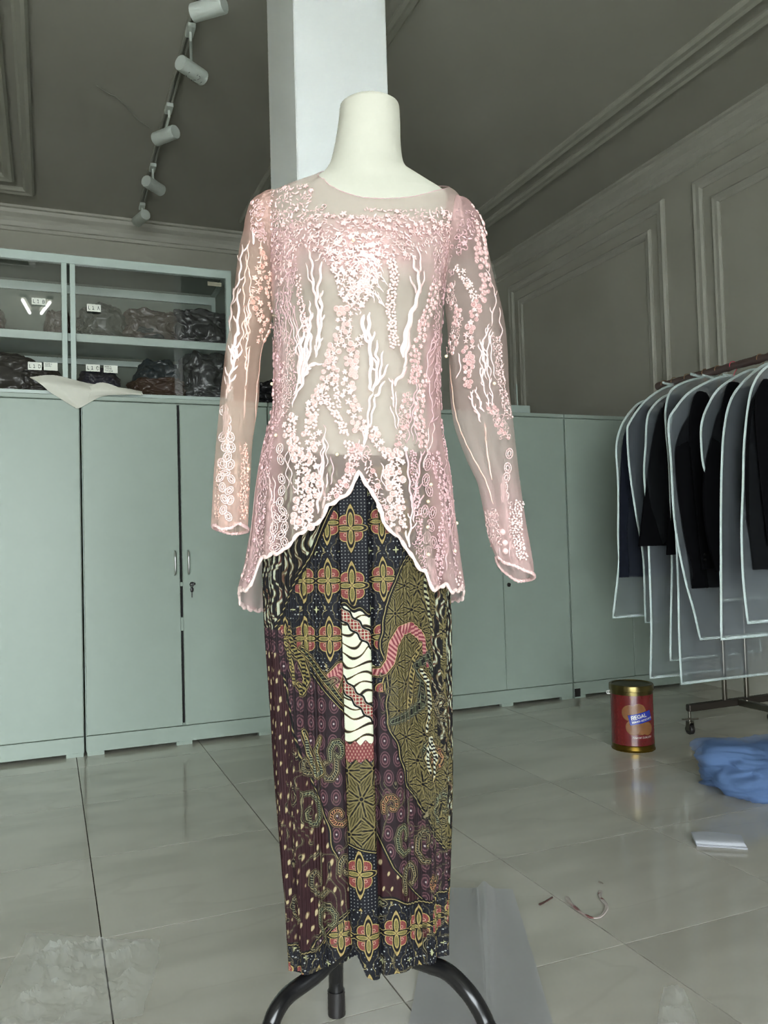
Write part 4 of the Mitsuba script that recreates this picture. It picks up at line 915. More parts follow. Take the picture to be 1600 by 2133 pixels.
def batik(p, n, uv):
    x, y = uv.x * 1000.0, uv.y * 1000.0
    wb = 5 * dr.sin(y * 0.045) + 4 * dr.sin(y * 0.11 + 1.0)
    nav, olv, pur, mar, pv = navy(x, y), olive(x, y), purple(x, y), maroon(x, y), parang(x * 1.0, y, True)
    # right of the fold
    bO = pw(y, [(1120, 905), (1160, 850), (1200, 826), (1232, 816), (1262, 797), (1330, 786), (1400, 800), (1430, 795), (1500, 797), (1540, 812), (1580, 822), (1640, 842), (1690, 872), (1740, 900), (1800, 960), (1830, 1100)]) + wb * 0.5
    bot = pw(x, [(560, 1990), (620, 1985), (655, 1935), (690, 1905), (720, 1870), (766, 1862), (800, 1868), (850, 1885), (900, 1888), (1000, 1880)]) + 3 * dr.sin(x * 0.1)
    up = 1 - smoothstep(-0.6, 0.6, y - 1425 - 0.35 * (x - 766) - wb)
    right = mix(pur, nav, up)
    tri = on((x - 770) - pw(y, [(1700, -20), (1745, 5), (1800, 30), (1860, 80), (1900, 120)])) * on(1705 - y)
    right = mix(right, mar, tri); right = edge_line(right, (x - 770) - pw(y, [(1700, -20), (1745, 5), (1800, 30), (1860, 80), (1900, 120)]) + on(y - 1712) * 60)
    inO = on(bO - x)
    right = mix(right, olv, inO); right = edge_line(right, x - bO)
    sr = pw(y, [(1100, 1010), (1200, 950), (1300, 925), (1400, 915), (1500, 925), (1600, 960), (1700, 990), (1800, 1040)]) + 6 * dr.sin(y * 0.06)
    right = mix(right, pv, on(sr - x) * on(y - 1790)); right = mix(right, olv, on(sr + 34 + 8 * dr.sin(y * 0.08) - x) * on(x - sr - 58))
    # left of the fold
    d1 = (x - pw(y, [(1000, 735), (1060, 690), (1150, 645), (1290, 545), (1310, 530), (1330, 540), (1360, 585), (1400, 640), (1475, 705), (1520, 730)])) 
    left = mix(pv, nav, on(-d1)) 
    left = edge_line(left, d1 + 3, 1.6, 8.0)
    low = on((545 + (x - 545) * 0.0 + 1290 + pw(x, [(440, 20), (545, 20), (600, 85), (650, 130), (705, 190)]) - 545) - y)
    left = mix(left, pur, low)
    bM = pw(y, [(1380, 540), (1480, 572), (1560, 594), (1590, 606), (1640, 640), (1700, 662), (1760, 676), (1800, 694), (1845, 716), (1880, 712), (1920, 660), (1960, 620), (2030, 590)]) + wb * 0.4
    left = mix(left, mar, on(x - bM) * on(1360 - y)); left = mix(left, edge_line(left, x - bM), on(1400 - y))
    # the fold's own strip
    ins = on(706 - x, 0.8) * on(x - 766, 0.8)
    strip = mi.Color3f(S(22, 22, 30)); strip = navy(x + 23, y + 8)
    strip = mi.Color3f(NAVY)
    gd = dr.sqrt(dr.square(x / 7 - dr.floor(x / 7) - 0.5) + dr.square(y / 7 - dr.floor(y / 7) - 0.5)) * 7
    strip = mix(strip, S(118, 118, 114), on(gd - 1.1))
    for cy in (1098, 1216, 1806, 1925): strip = quatrefoil(strip, x - 730, y - cy, 1.0)
    wv = pw(y, [(1240, 0), (1250, 0)]) + 14 * (x - 736) / 30
    pa = parang(x, y, False)
    diag = dr.abs(y - 1450 - 1.1 * (x - 736)); diag2 = dr.abs(y - 1300 - 1.0 * (x - 736))
    dm = dr.minimum(diag, diag2)
    dm = dm + 3 * dr.sin((x + y) * 0.16)
    pa = mix(pa, BLK, on(dm - 18)); pa = mix(pa, CREAM, on(dm - 12)); pa = mix(pa, S(112, 42, 38), on(dm - 10.8))
    rh = dr.abs((x + y) / 14 - dr.floor((x + y) / 14) - 0.5) + dr.abs((x - y) / 14 - dr.floor((x - y) / 14) - 0.5)
    pa = mix(pa, CREAM, on((dr.abs(rh - 0.5) - 0.10) * 10) * on(dm - 9))
    inP = on(1256 + 0.35 * (x - 706) + 4 * dr.sin(x * 0.2) - y) * on(y - 1538 - 5 * dr.sin(x * 0.3))
    strip = mix(strip, pa, inP)
    inS = on(1538 + 4 * dr.sin(x * 0.3) - y) * on(y - 1572 - 6 * dr.abs(dr.sin(x * 0.16)))
    sc = mix(S(108, 50, 50), S(150, 112, 98), smoothstep(0.2, 0.6, dr.sin(x * 0.9) * dr.sin(y * 0.5)))
    strip = mix(strip, sc, inS)
    strip = mix(strip, olive(x * 0.8 + 11, y * 0.8), on(1576 + 5 * dr.sin(x * 0.3) - y) * on(y - 1742 - 0.35 * (x - 706)))
    strip = edge_line(strip, y - 1746 - 0.35 * (x - 706), 1.4, 4.0); strip = edge_line(strip, (y - 1252 - 0.35 * (x - 706)) - 4 * dr.sin(x * 0.2), 1.4, 7.0)
    c = mix(left, right, on(760 - x, 0.8))
    nav2 = navy(x - 6, y - 10)
    c = mix(c, nav2, on(bot - y)); c = edge_line(c, y - bot, 1.6, 5.0)
    strip = mix(strip, nav2, on(1880 - y))
    # scrolls
    c = band(c, x, y, [(690, 1425), (700, 1385), (690, 1395), (672, 1408), (655, 1395)], 10, PINK, PNK2, 8)
    c = band(c, x, y, [(766, 1398), (790, 1396), (806, 1376), (814, 1340), (832, 1314), (858, 1308), (880, 1326), (892, 1362), (898, 1392)], 12, PINK, PNK2, 9)
    c = band(c, x, y, [(905, 1180), (900, 1230), (908, 1280), (925, 1330)], 7, S(150, 148, 112), BLK, 12, S(112, 100, 54))
    c = band(c, x, y, [(846, 1500), (852, 1440), (862, 1380), (880, 1345)], 6, S(120, 106, 60), S(30, 27, 17), 9)
    c = band(c, x, y, [(806, 1500), (846, 1490), (880, 1470), (886, 1420), (872, 1390), (902, 1370), (918, 1410)], 8, GRN, BLK, 7, GRY)
    c = band(c, x, y, [(575, 1310), (590, 1345), (612, 1370), (622, 1410), (610, 1440), (600, 1420)], 8, S(110, 98, 48), BLK, 9)
    c = band(c, x, y, [(560, 1330), (580, 1370), (590, 1420)], 7, S(126, 112, 60), S(44, 40, 24), 8)
    c = band(c, x, y, [(612, 1345), (640, 1378), (680, 1425), (712, 1470)], 6, GRN, BLK, 8)
    for (cx, cy, r, a0, sx, q) in ((622, 1690, 46, -2.2, 0.75, 0), (668, 1590, 38, -1.2, 0.6, 1), (688, 1690, 22, 0.5, 1, 2), (800, 1672, 24, 2.6, 0.8, 2), (826, 1740, 40, 0.9, 0.55, 0), (880, 1760, 46, 1.2, 0.6, 1), (634, 1830, 36, 0.4, 0.8, 1), (662, 1905, 40, 2.0, 0.8, 0), (905, 1850, 22, 0, 0.9, 2),
                                 (842, 1830, 40, 2.4, 0.5, 1), (896, 1570, 30, 1.0, 0.7, 0), (560, 1900, 34, 0.6, 0.8, 1), (950, 1700, 40, 2.2, 0.8, 0), (950, 1480, 36, 0.8, 0.8, 1), (690, 1560, 30, 2.6, 0.6, 0), (616, 1590, 22, 0.3, 0.8, 1), (700, 1800, 30, 2.9, 0.5, 1), (930, 1600, 34, 3.0, 0.7, 2)):
        c = band(c, x, y, swirl(cx, cy, r, a0, 0.95, 8, sx), 4.6, (S(86, 92, 70), S(96, 92, 70), S(132, 84, 56))[q], BLK, (4.6, 5.2, 5.0)[q], (S(116, 110, 74), S(120, 104, 68), S(140, 108, 66))[q])
    c = band(c, x, y, [(610, 1520), (622, 1570), (640, 1610), (655, 1600), (640, 1560), (652, 1530)], 6, GRY, BLK, 6)
    c = band(c, x, y, [(900, 1620), (890, 1585), (905, 1550), (925, 1590), (915, 1640)], 9, S(166, 166, 144), BLK, 9)
    c = band(c, x, y, [(880, 1400), (900, 1430), (905, 1480), (890, 1530)], 8, S(166, 166, 144), BLK, 10)
    f5 = fbm(x * 0.021 + 3.0, y * 0.016, 5.0, 2) * 6.0; g5 = dr.abs(f5 - dr.floor(f5) - 0.5)
    zone = smoothstep(0.46, 0.56, fbm(x * 0.012, y * 0.010, 8.0, 2)) * (1 - on(750 - x) * 0.0)
    zone = zone * on(1380 + 0.4 * dr.abs(x - 740) - y) * 0.8
    c = mix(c, BLK, zone * smoothstep(0.12, 0.06, g5)); c = mix(c, S(124, 114, 80), zone * smoothstep(0.035, 0.015, g5) * 0.9)
    c = mix(c, S(96, 88, 62), zone * smoothstep(0.02, 0.008, dr.abs(g5 - 0.10)) * 0.8)
    out = mix(c, strip, ins) * 0.78
    return mix(out, mi.Color3f(mi.luminance(out)), 0.14)
mat('m_batik', proc(batik), rough=0.7, spec=0.15, sheen=0.15)
zt_s = border(SKIRT, [(575, 938), (620, 946), (690, 951), (760, 954), (840, 952), (890, 944)], [(np.pi, uz(750, 950, .1)[1]), (2.2, uz(750, 942, .1)[1]), (-2.2, uz(750, 936, .1)[1])])
zb_s = border(SKIRT, [(609, 2020), (625, 2026), (645, 2028), (668, 2021), (690, 2009), (706, 1996), (722, 1986), (738, 1983), (752, 2002), (766, 2030), (785, 2037), (805, 2036), (830, 2026), (860, 2016), (890, 2008), (915, 1996), (930, 1986)], [(np.pi, uz(768, 1996, .1)[1]), (2.4, uz(768, 1992, .1)[1]), (-2.4, uz(768, 2010, .1)[1])])
zsk = (SKIRT.z0, SKIRT.z1)
def skirt_disp(TH, Z):
    x = cloth_uv(SKIRT, TH, Z, 1155.0).reshape(TH.shape + (2,))[..., 0] * 1000
    side = np.clip((np.abs(x - 740) - 70) / 60, 0, 1); low = np.clip((zsk[1] - Z) / 0.15, 0, 1)
    pl = 0.0021 * side * low * np.sin(x * 2 * np.pi / 9.0 + 1.2 * np.sin(Z * 9))
    big = 0.006 * low * np.sin(x * 2 * np.pi / 74.0 + 2.0 * np.sin(Z * 3.0)) * (0.4 + 0.6 * np.clip((0.7 - Z) / 0.5, 0, 1))
    strip = 0.0050 * (1 / (1 + np.exp(-(x - 706) / 0.5))) * (1 / (1 + np.exp((x - 766) / 0.5)))
    groove = -0.010 * np.exp(-((x - 770) / 4.0) ** 2) * low - 0.004 * np.exp(-((x - 702) / 3.0) ** 2) * low
    return pl + big + strip + groove
tmid = float(SKIRT.hit(736, 1500)[0])
ths = np.unique(np.concatenate([np.linspace(-np.pi, -1.75, 160), np.linspace(-1.75, 1.75, 1100), np.linspace(1.75, np.pi, 160)]))
m, TH, Z = shell(SKIRT, zt_s, zb_s, 150, len(ths), skirt_disp, ths=ths)
skirt = thing('skirt', 'long pleated batik skirt in black, maroon and olive with a cream centre fold', 'skirt')
obj('cloth', m, 'm_batik', skirt, smooth=True, uv=cloth_uv(SKIRT, TH, Z, 1155.0))
ww = np.linspace(-np.pi, np.pi, 121)[:-1]; P = SKIRT.at(ww, zt_s(ww) - 0.006, np.full(120, 0.0015)); N = SKIRT.normal(ww, zt_s(ww) - 0.006)
obj('waistband', tube(P, 0.010, 6, flat=0.2, nrm=N, closed=True), mat('m_waist', S(34, 32, 28), rough=0.8), skirt, smooth=True)

# ---- sheer tulle and lace
def lace_opacity(kind):
    def fn(p, n, uv):
        x, y = uv.x * 1000.0, uv.y * 1000.0
        a = noise(x * 0.05, y * 0.05, 2.0)
        t = (0.40 if kind == 'body' else 0.27) - (0.10 * smoothstep(930, 970, y) if kind == 'body' else 0.0) + 0.05 * (noise(x * 0.03, y * 0.012, 3.0) - 0.5)
        if kind == 'body':
            top = pw(x, [(480, 380), (560, 395), (625, 395), (645, 425), (660, 448), (760, 455), (860, 452), (930, 440), (1010, 430)]) + 14 * (noise(x * 0.09, 1.0) - 0.5)
            bot = pw(x, [(480, 640), (560, 600), (600, 560), (640, 520), (680, 515), (705, 560), (725, 640), (770, 650), (800, 600), (830, 545), (880, 525), (915, 530), (935, 640), (1010, 660)]) + 30 * (noise(x * 0.07, 5.0) - 0.5)
            inn = smoothstep(-3, 3, y - top) * smoothstep(3, -3, y - bot)
            net = smoothstep(0.16, 0.03, dr.abs(noise(x * 0.26, y * 0.20, 3.0) - 0.5))
            t = dr.maximum(t, inn * (0.42 + 0.40 * net * smoothstep(0.2, 0.6, a)))
            side = smoothstep(150, 195, dr.abs(x - 745)) * smoothstep(640, 700, y) * 0.14
            t = t + side * (0.6 + 0.8 * net)
        else:
            net = smoothstep(0.16, 0.03, dr.abs(noise(x * 0.26, y * 0.20, 3.0) - 0.5))
            up = smoothstep(520, 430, y) if kind == 'L' else smoothstep(540, 440, y)
            cuff = smoothstep(0, 20, y - (930 if kind == 'L' else 1050))
            t = dr.maximum(t, dr.maximum(up * 0.9, cuff * 0.8) * (0.34 + 0.35 * net))
        return dr.clip(t, 0, 1)
    return fn
TUL = {'body': S(172, 154, 144), 'L': S(196, 164, 147), 'R': S(178, 156, 148)}
def tulle_colour(kind):
    base = TUL[kind]; lace = S(198, 162, 159) if kind != 'L' else S(202, 164, 151)
    def fn(p, n, uv):
        x, y = uv.x * 1000.0, uv.y * 1000.0
        t = smoothstep(425, 450, y) * smoothstep(600, 540, y) if kind == 'body' else dr.maximum(smoothstep(530, 440, y), smoothstep(940, 1060, y))
        return mix(base, lace, dr.maximum(t, smoothstep(150, 200, dr.abs(x - 745)) * smoothstep(620, 700, y)) if kind == 'body' else t)
    return fn
for k_, nm in (('body', 'm_tulle_body'), ('L', 'm_tulle_L'), ('R', 'm_tulle_R')):
    scene[nm] = {'type': 'mask', 'opacity': proc(lace_opacity(k_)), 'bsdf': {'type': 'twosided', 'bsdf': {'type': 'principled', 'base_color': proc(tulle_colour(k_)), 'roughness': 0.7, 'specular': 0.2}}}
keb = thing('lace_blouse', 'sheer pink blouse covered with raised floral embroidery on the dress form', 'blouse')
neck = border(BODY, [(674, 373), (690, 388), (720, 402), (760, 412), (800, 414), (850, 411), (885, 404), (906, 398)], [(np.pi, uz(760, 384, .06)[1]), (2.2, uz(880, 388, .04)[1]), (-2.2, uz(660, 374, .04)[1])])
HEM = [(499, 1226), (512, 1229), (526, 1214), (534, 1190), (541, 1170), (550, 1161), (570, 1154), (592, 1146), (606, 1130), (624, 1112), (655, 1092), (674, 1076), (682, 1054), (706, 1041), (730, 1020), (742, 996), (748, 981), (754, 990), (764, 1012), (784, 1040), (795, 1070), (799, 1090), (816, 1106), (840, 1131), (860, 1163), (878, 1187), (886, 1192), (896, 1216), (906, 1229), (917, 1222), (926, 1217), (942, 1232), (958, 1228), (964, 1222)]
hem = border(BODY, HEM, [(np.pi, uz(735, 1266, .14)[1]), (2.3, uz(900, 1250, .1)[1]), (-2.3, uz(560, 1272, .1)[1]), (-1.75, uz(510, 1262, .02)[1]), (1.8, uz(960, 1250, .02)[1])])
zw = uz(745, 870, -0.1)[1]
def body_disp(TH, Z):
    low = np.clip((zw - Z) / 0.2, 0, 1)
    return 0.004 * low * np.sin(TH * 19 + 2 * np.sin(Z * 6)) + 0.0022 * (meshkit.noise(np.stack([TH * 9, Z * 14, 0 * Z + 2.2], -1)) - 0.5) * 2
m, TH, Z = shell(BODY, neck, hem, 190, 280, body_disp)
bod = obj('bodice', m, 'm_tulle_body', keb, smooth=True, uv=cloth_uv(BODY, TH, Z, 1144.0)); part_label(bod, 'sheer nude tulle')
hL = border(SLL, [(448, 1094), (462, 1102), (480, 1100), (495, 1090), (508, 1096)], [(np.pi, uz(482, 1112, .02)[1]), (2.2, uz(505, 1108, .02)[1]), (-2.2, uz(455, 1104, .02)[1])])
hR = border(SLR, [(1037, 1160), (1050, 1171), (1072, 1178), (1092, 1188), (1106, 1193)], [(np.pi, uz(1080, 1210, .02)[1]), (2.2, uz(1105, 1206, .02)[1]), (-2.2, uz(1052, 1190, .02)[1])])
def sl_disp(seed):
    def fn(TH, Z): return 0.0035 * (meshkit.noise(np.stack([TH * 2.2 + seed, Z * 7, 0 * Z + seed], -1)) - 0.5) * 2 + 0.0022 * np.sin(TH * 7 + seed + 3 * np.sin(Z * 4)) * np.clip((1.5 - Z) * 3, 0, 1)
    return fn
mL, THL, ZL = shell(SLL, SLL.z1 - 1e-4, hL, 150, 90, sl_disp(1.0)); mR, THR, ZR = shell(SLR, SLR.z1 - 1e-4, hR, 150, 90, sl_disp(5.0))
slL = obj('sleeve', mL, 'm_tulle_L', keb, smooth=True, uv=cloth_uv(SLL, THL, ZL, 1096.0)); slR = obj('sleeve', mR, 'm_tulle_R', keb, smooth=True, uv=cloth_uv(SLR, THR, ZR, 1096.0))

# ---- raised embroidery: every rosette, flower and vine lies on the tulle it is sewn to
mat('m_lacewhite', S(216, 192, 186), rough=0.5, spec=0.4, sheen=0.3); mat('m_lace', S(206, 175, 171), rough=0.5, spec=0.4, sheen=0.3)  # paler of the two: bright light on the front centre put into its colour
mat('m_mauve', S(188, 154, 155), rough=0.5, spec=0.4, sheen=0.3); mat('m_peach', S(212, 172, 158), rough=0.5, spec=0.4, sheen=0.3); mat('m_pearl', S(226, 208, 178), rough=0.15, spec=0.8)
def ros(k):
    a = 0.04 * k
    return lathe([(0, .62 + a), (.15, .62), (.24, .22), (.38, .66 - a), (.46, .64), (.56, .20), (.72, .60), (.86, .55), (.97, .30), (1, 0)], 14)
def flower(npet, ln, wd, seed):
    r = np.random.default_rng(seed); ms = []
    for q in range(npet):
        a = 2 * np.pi * q / npet + r.uniform(-.12, .12)
        s = trimesh.creation.uv_sphere(1.0, count=[5, 7]); s.apply_scale((ln, wd, 0.24)); s.apply_translation((ln * 1.02, 0, 0.2))
        s.apply_transform(trimesh.transformations.rotation_matrix(a, (0, 0, 1))); ms.append(s)
    s = trimesh.creation.icosphere(subdivisions=1); s.apply_scale((.2, .2, .2)); s.apply_translation((0, 0, .24)); ms.append(s)
    return cat(ms)
MATS = ('m_lacewhite', 'm_lace', 'm_mauve', 'm_peach')
PLY = {}
def piece(kind, v, mt):
    if (kind, v, mt) not in PLY:
        PLY[kind, v, mt] = mikit.ply(ros(v) if kind == 'rosette' else flower(*((5, .44, .33), (6, .46, .25), (5, .48, .24))[v], 3 + v), mt, smooth=40)
    return PLY[kind, v, mt]
HOLD = {'B': (BODY, bod), 'L': (SLL, slL), 'R': (SLR, slR)}
taken = np.zeros((0, 3))
loose = {}                      # (holder, material) -> meshes too small to be parts of their own
count = {'rosette': {}, 'flower': {}}
bead0 = trimesh.creation.uv_sphere(1.0, count=[5, 7])
def arc_curl(rnd):
    a = np.linspace(0, rnd.uniform(3.4, 5.4), 9); return np.stack([np.cos(a), np.sin(a), 0.25 + 0 * a], 1)
ring_cache = [tube(arc_curl(np.random.default_rng(50 + q)), 0.24, 4) for q in range(5)]
def put(hold, mesh, p, ex, ey, nn, r, h, mt):
    m = mesh.copy(); v = np.array(m.vertices)
    m.vertices = p + r * (v[:, :1] * ex + v[:, 1:2] * ey) + h * v[:, 2:3] * nn
    loose.setdefault((hold, mt), []).append(m)
PXM = D0 / FPX
def sew(hold, px, py, kinds, sizes, mt, seed, lift=0.0008):
    """sew pieces of the kinds at picture places (px, py) with radii sizes (px)"""
    Sf, parent = HOLD[hold]; r_ = np.random.default_rng(seed)
    th, z = Sf.hit(px, py); P = Sf.at(th, z, np.full(len(np.atleast_1d(px)), lift)); N = Sf.normal(th, z)
    for i in range(len(px)):
        nn = N[i]; a = r_.uniform(0, 2 * np.pi); e = np.cross([0, 0, 1.0], nn); e /= np.linalg.norm(e) + 1e-9; f = np.cross(nn, e)
        ex = e * math.cos(a) + f * math.sin(a); ey = np.cross(nn, ex); r = sizes[i] * PXM * 0.93
        k = kinds[i]
        if k in ('rosette', 'flower') and count[k].get(parent, 0) < 295:
            count[k][parent] = count[k].get(parent, 0) + 1
            h = r * (1.05 if k == 'rosette' else 1.25)
            obj(k, piece(k, int(r_.integers(3)), mt), None, parent, to_world=mat4(P[i], ex * r, ey * r, nn * h))
        elif k == 'curl': put(hold, ring_cache[int(r_.integers(5))], P[i], ex, ey, nn, r, r, mt)
        elif k == 'leaf': put(hold, bead0, P[i], ex * 1.0, ey * 0.42, nn, r, r * 0.3, mt)
        elif k == 'bead': put(hold, bead0, P[i] + nn * r * 0.3, ex, ey, nn, r, r * 0.8, mt)
        else: put(hold, ros(0), P[i], ex, ey, nn, r, r * .8, mt)
def strand(hold, pts, w, mix_, size, mt='m_lace', seed=0, fill=0.8, w1=None):
    """a band of pieces along pts, half width w; mix_: kind -> weight; size: kind -> (min, max)"""
    global taken
    r_ = np.random.default_rng(1000 + seed)
    P = catmull(pts, 200); seg = np.linalg.norm(np.diff(P, axis=0), axis=1); L = seg.sum(); s = np.concatenate([[0], np.cumsum(seg)])
    w1 = w if w1 is None else w1
    names = list(mix_); pr = np.array([mix_[k] for k in names], float); pr /= pr.sum()
    out = []
    for _ in range(int(L * (w + w1 + 8) * 0.15 * fill) + 8):
        k = names[r_.choice(len(names), p=pr)]; sz = r_.uniform(*size[k]); t = r_.uniform(0, 1)
        x, y = np.interp(t * L, s, P[:, 0]), np.interp(t * L, s, P[:, 1]); ww = w + (w1 - w) * t
        x += r_.uniform(-ww, ww); y += r_.uniform(-3, 3)
        if len(taken) and np.any(np.hypot(taken[:, 0] - x, taken[:, 1] - y) < 0.70 * (taken[:, 2] + sz)): continue
        taken = np.vstack([taken, [x, y, sz]]); out.append((x, y, k, sz))
    if out:
        sew(hold, [o[0] for o in out], [o[1] for o in out], [o[2] for o in out], [o[3] for o in out], mt, seed)
vines = []
def vine(hold, pts, w0, w1, mt='m_lace', n=None, wig=1.2, seed=0, leaves=0, leaf=9, side=0, own=True):
    """a padded satin-stitch stem of half widths w0..w1 (px) with small side shoots"""
    Sf, parent = HOLD[hold]; r_ = np.random.default_rng(2000 + seed + len(vines))
    P = catmull(pts, n or max(12, int(np.linalg.norm(np.diff(np.array(pts, float), axis=0), axis=1).sum() / 5)))
    k = len(P); ph = r_.uniform(0, 6); t = np.linspace(0, 1, k); Ln = np.linalg.norm(np.diff(P, axis=0), axis=1).sum()
    d = np.gradient(P, axis=0); d /= np.linalg.norm(d, axis=1, keepdims=True) + 1e-9; nrm = np.stack([-d[:, 1], d[:, 0]], 1)
    P = P + nrm * (wig * 1.35 * np.sin(t * Ln / 5.5 + ph))[:, None]
    def one(P, wa, wb):
        th, z = Sf.hit(P[:, 0], P[:, 1]); W = Sf.at(th, z, np.full(len(P), 0.0014)); N = Sf.normal(th, z)
        tt = np.linspace(0, 1, len(P)); rr = 0.92 * (wa + (wb - wa) * tt) * PXM * np.clip(np.minimum(tt, 1 - tt) * 9 + 0.25, 0, 1)
        return tube(W, rr, 6, flat=0.62, nrm=N)
    ms = [one(P, w0, w1)]
    for q in range(leaves):
        i = int((q + 0.5 + r_.uniform(-.2, .2)) / leaves * (k - 1)); sg = side if side else (1 if q % 2 else -1)
        a = P[i]; dirn = -d[i] * 0.95 + nrm[i] * sg * 0.5 if r_.uniform() < 2 else d[i]
        l = leaf * r_.uniform(.7, 1.25)
        Q = np.array([a, a + dirn * l * .5 + nrm[i] * sg * l * .12, a + dirn * l + r_.uniform(-1, 1, 2)])
        ms.append(one(catmull(Q, 7), w0 * .75 + 0.3, w1 * .45 + .2))
    vines.append(1)
    if own: obj('vine', cat(ms), mt, parent, smooth=50)
    else: loose.setdefault((hold, mt), []).extend(ms)
def crochet(hold, pts, rx=7, ry=11, mt='m_lacewhite', bars=5):
    """lens-shaped crochet loops set along pts"""
    Sf, parent = HOLD[hold]
    for q in range(len(pts)):
        x, y, tilt = pts[q]; a = np.linspace(0, 2 * np.pi, 15)[:-1]; ms = []
        def place(lx, ly):
            X = x + lx * math.cos(tilt) - ly * math.sin(tilt); Y = y + lx * math.sin(tilt) + ly * math.cos(tilt)
            th, z = Sf.hit(X, Y); return Sf.at(th, z, np.full(np.shape(X), 0.0016)), Sf.normal(th, z)
        for f_ in (1.0, 0.45):
            W, N = place(rx * f_ * np.cos(a), ry * f_ * np.sin(a)); ms.append(tube(W, 1.05 * PXM, 5, closed=True))
        for b in np.linspace(0, 2 * np.pi, 2 * bars + 1)[:-1]:
            lx = np.array([0.45, 1.0]) * rx * math.cos(b); ly = np.array([0.45, 1.0]) * ry * math.sin(b)
            W, N = place(lx, ly); ms.append(tube(W, 0.75 * PXM, 4))
        obj('crochet_loop', cat(ms), mt, parent, smooth=True)

RFB = {'rosette': 5, 'flower': 4, 'bead': 3}; RF = {'rosette': 5, 'flower': 5}; BD = {'bead': 1}
SM = {'rosette': (4.2, 6.2), 'flower': (5.5, 7.5), 'bead': (2.2, 3.2), 'curl': (2.6, 4.0), 'leaf': (3, 5)}
MD = {'rosette': (4.8, 7.4), 'flower': (6.0, 9.0), 'bead': (2.8, 3.8), 'curl': (3, 5), 'leaf': (4, 6)}
BG = {'rosette': (6.2, 9.6), 'flower': (7, 10), 'bead': (3, 4.4), 'curl': (3, 5), 'leaf': (4, 6)}
W_, L_, M_, P_ = 'm_lacewhite', 'm_lace', 'm_mauve', 'm_peach'
# flower strands on the bodice
strand('B', [(716, 640), (718, 680), (706, 715), (693, 745), (686, 790)], 15, RF, MD, W_, 1, 1.2)
strand('B', [(686, 780), (690, 790), (668, 815), (656, 840)], 13, RF, MD, W_, 2, 1.2)
strand('B', [(664, 810), (680, 832), (695, 858), (712, 885), (718, 905)], 8, BD, MD, W_, 3, 1.3)
strand('B', [(748, 700), (736, 735), (730, 775), (724, 812), (732, 842), (744, 872), (750, 900)], 13, RF, MD, W_, 4, 1.3)
strand('B', [(652, 845), (650, 875), (645, 905), (655, 925)], 12, RFB, BG, W_, 5, 1.0)
strand('B', [(612, 865), (604, 895), (612, 925), (625, 950), (632, 985), (636, 1020), (634, 1060), (630, 1100)], 10, {'rosette': 6, 'flower': 4, 'bead': 2}, BG, W_, 6, 1.7, 20)
strand('B', [(655, 900), (645, 930), (648, 965), (655, 1000), (650, 1040)], 12, RF, BG, W_, 7, 1.3)
strand('B', [(622, 575), (624, 610), (630, 640), (638, 690)], 5, {'bead': 3, 'flower': 1}, SM, L_, 8, 1.2)
strand('B', [(590, 688), (606, 720), (600, 760), (597, 800), (596, 840), (588, 870)], 9, {'curl': 5, 'flower': 1, 'leaf': 3}, SM, L_, 9, 1.6)
strand('B', [(573, 740), (577, 790), (582, 845), (572, 885), (560, 930), (553, 980), (545, 1040), (540, 1100), (532, 1170), (514, 1210)], 11, {'curl': 5, 'rosette': 2, 'flower': 1, 'leaf': 3, 'bead': 1}, SM, M_, 10, 1.6)
strand('B', [(814, 540), (821, 580), (813, 630), (816, 680), (822, 722)], 9, BD, MD, W_, 11, 1.4)
strand('B', [(906, 590), (896, 640), (884, 665), (876, 705), (863, 740), (868, 770), (858, 800)], 9, RF, SM, L_, 12, 1.5)
strand('B', [(882, 785), (876, 830), (870, 865), (880, 905), (882, 930)], 9, RF, SM, L_, 13, 1.5)
strand('B', [(848, 820), (842, 860), (836, 905), (830, 930)], 9, {'rosette': 2, 'curl': 4, 'flower': 2}, SM, L_, 14, 1.3)
strand('B', [(772, 890), (785, 915), (800, 942), (820, 960), (816, 990), (822, 1022), (825, 1060), (828, 1100)], 9, {'rosette': 6, 'flower': 5, 'bead': 2}, BG, W_, 15, 1.8, 18)
strand('B', [(836, 930), (828, 960), (832, 1000)], 10, RF, BG, W_, 16, 1.2)
strand('B', [(901, 945), (914, 985), (922, 1022), (926, 1062), (924, 1105), (918, 1145), (912, 1185), (906, 1215)], 10, {'rosette': 4, 'bead': 3, 'flower': 2}, SM, M_, 17, 1.8)
strand('B', [(924, 880), (930, 930), (938, 985), (946, 1050), (950, 1120), (948, 1160), (944, 1200)], 7, {'curl': 4, 'bead': 2, 'leaf': 3}, SM, M_, 18, 1.8)
strand('B', [(745, 925), (740, 950), (728, 985), (705, 1020), (686, 1036)], 10, {'rosette': 4, 'bead': 5, 'flower': 2}, MD, L_, 19, 1.6)
strand('B', [(722, 920), (735, 940), (722, 955)], 10, BD, MD, W_, 20, 1.4)
strand('B', [(756, 930), (768, 970), (780, 1010), (796, 1050), (806, 1085)], 9, {'rosette': 3, 'curl': 5, 'leaf': 4}, MD, L_, 21, 1.6)
strand('B', [(860, 940), (862, 985), (866, 1030), (872, 1080), (874, 1130)], 6, {'bead': 4, 'curl': 3}, SM, M_, 22, 1.5)
strand('B', [(870, 1130), (880, 1160), (890, 1190)], 10, {'curl': 4, 'leaf': 3}, SM, M_, 23, 1.4)
strand('B', [(512, 1205), (506, 1180), (520, 1160)], 12, {'curl': 4, 'rosette': 2, 'flower': 1}, SM, L_, 24, 1.4)
strand('B', [(942, 1170), (950, 1195), (955, 1215)], 7, BD, MD, L_, 25, 1.2)
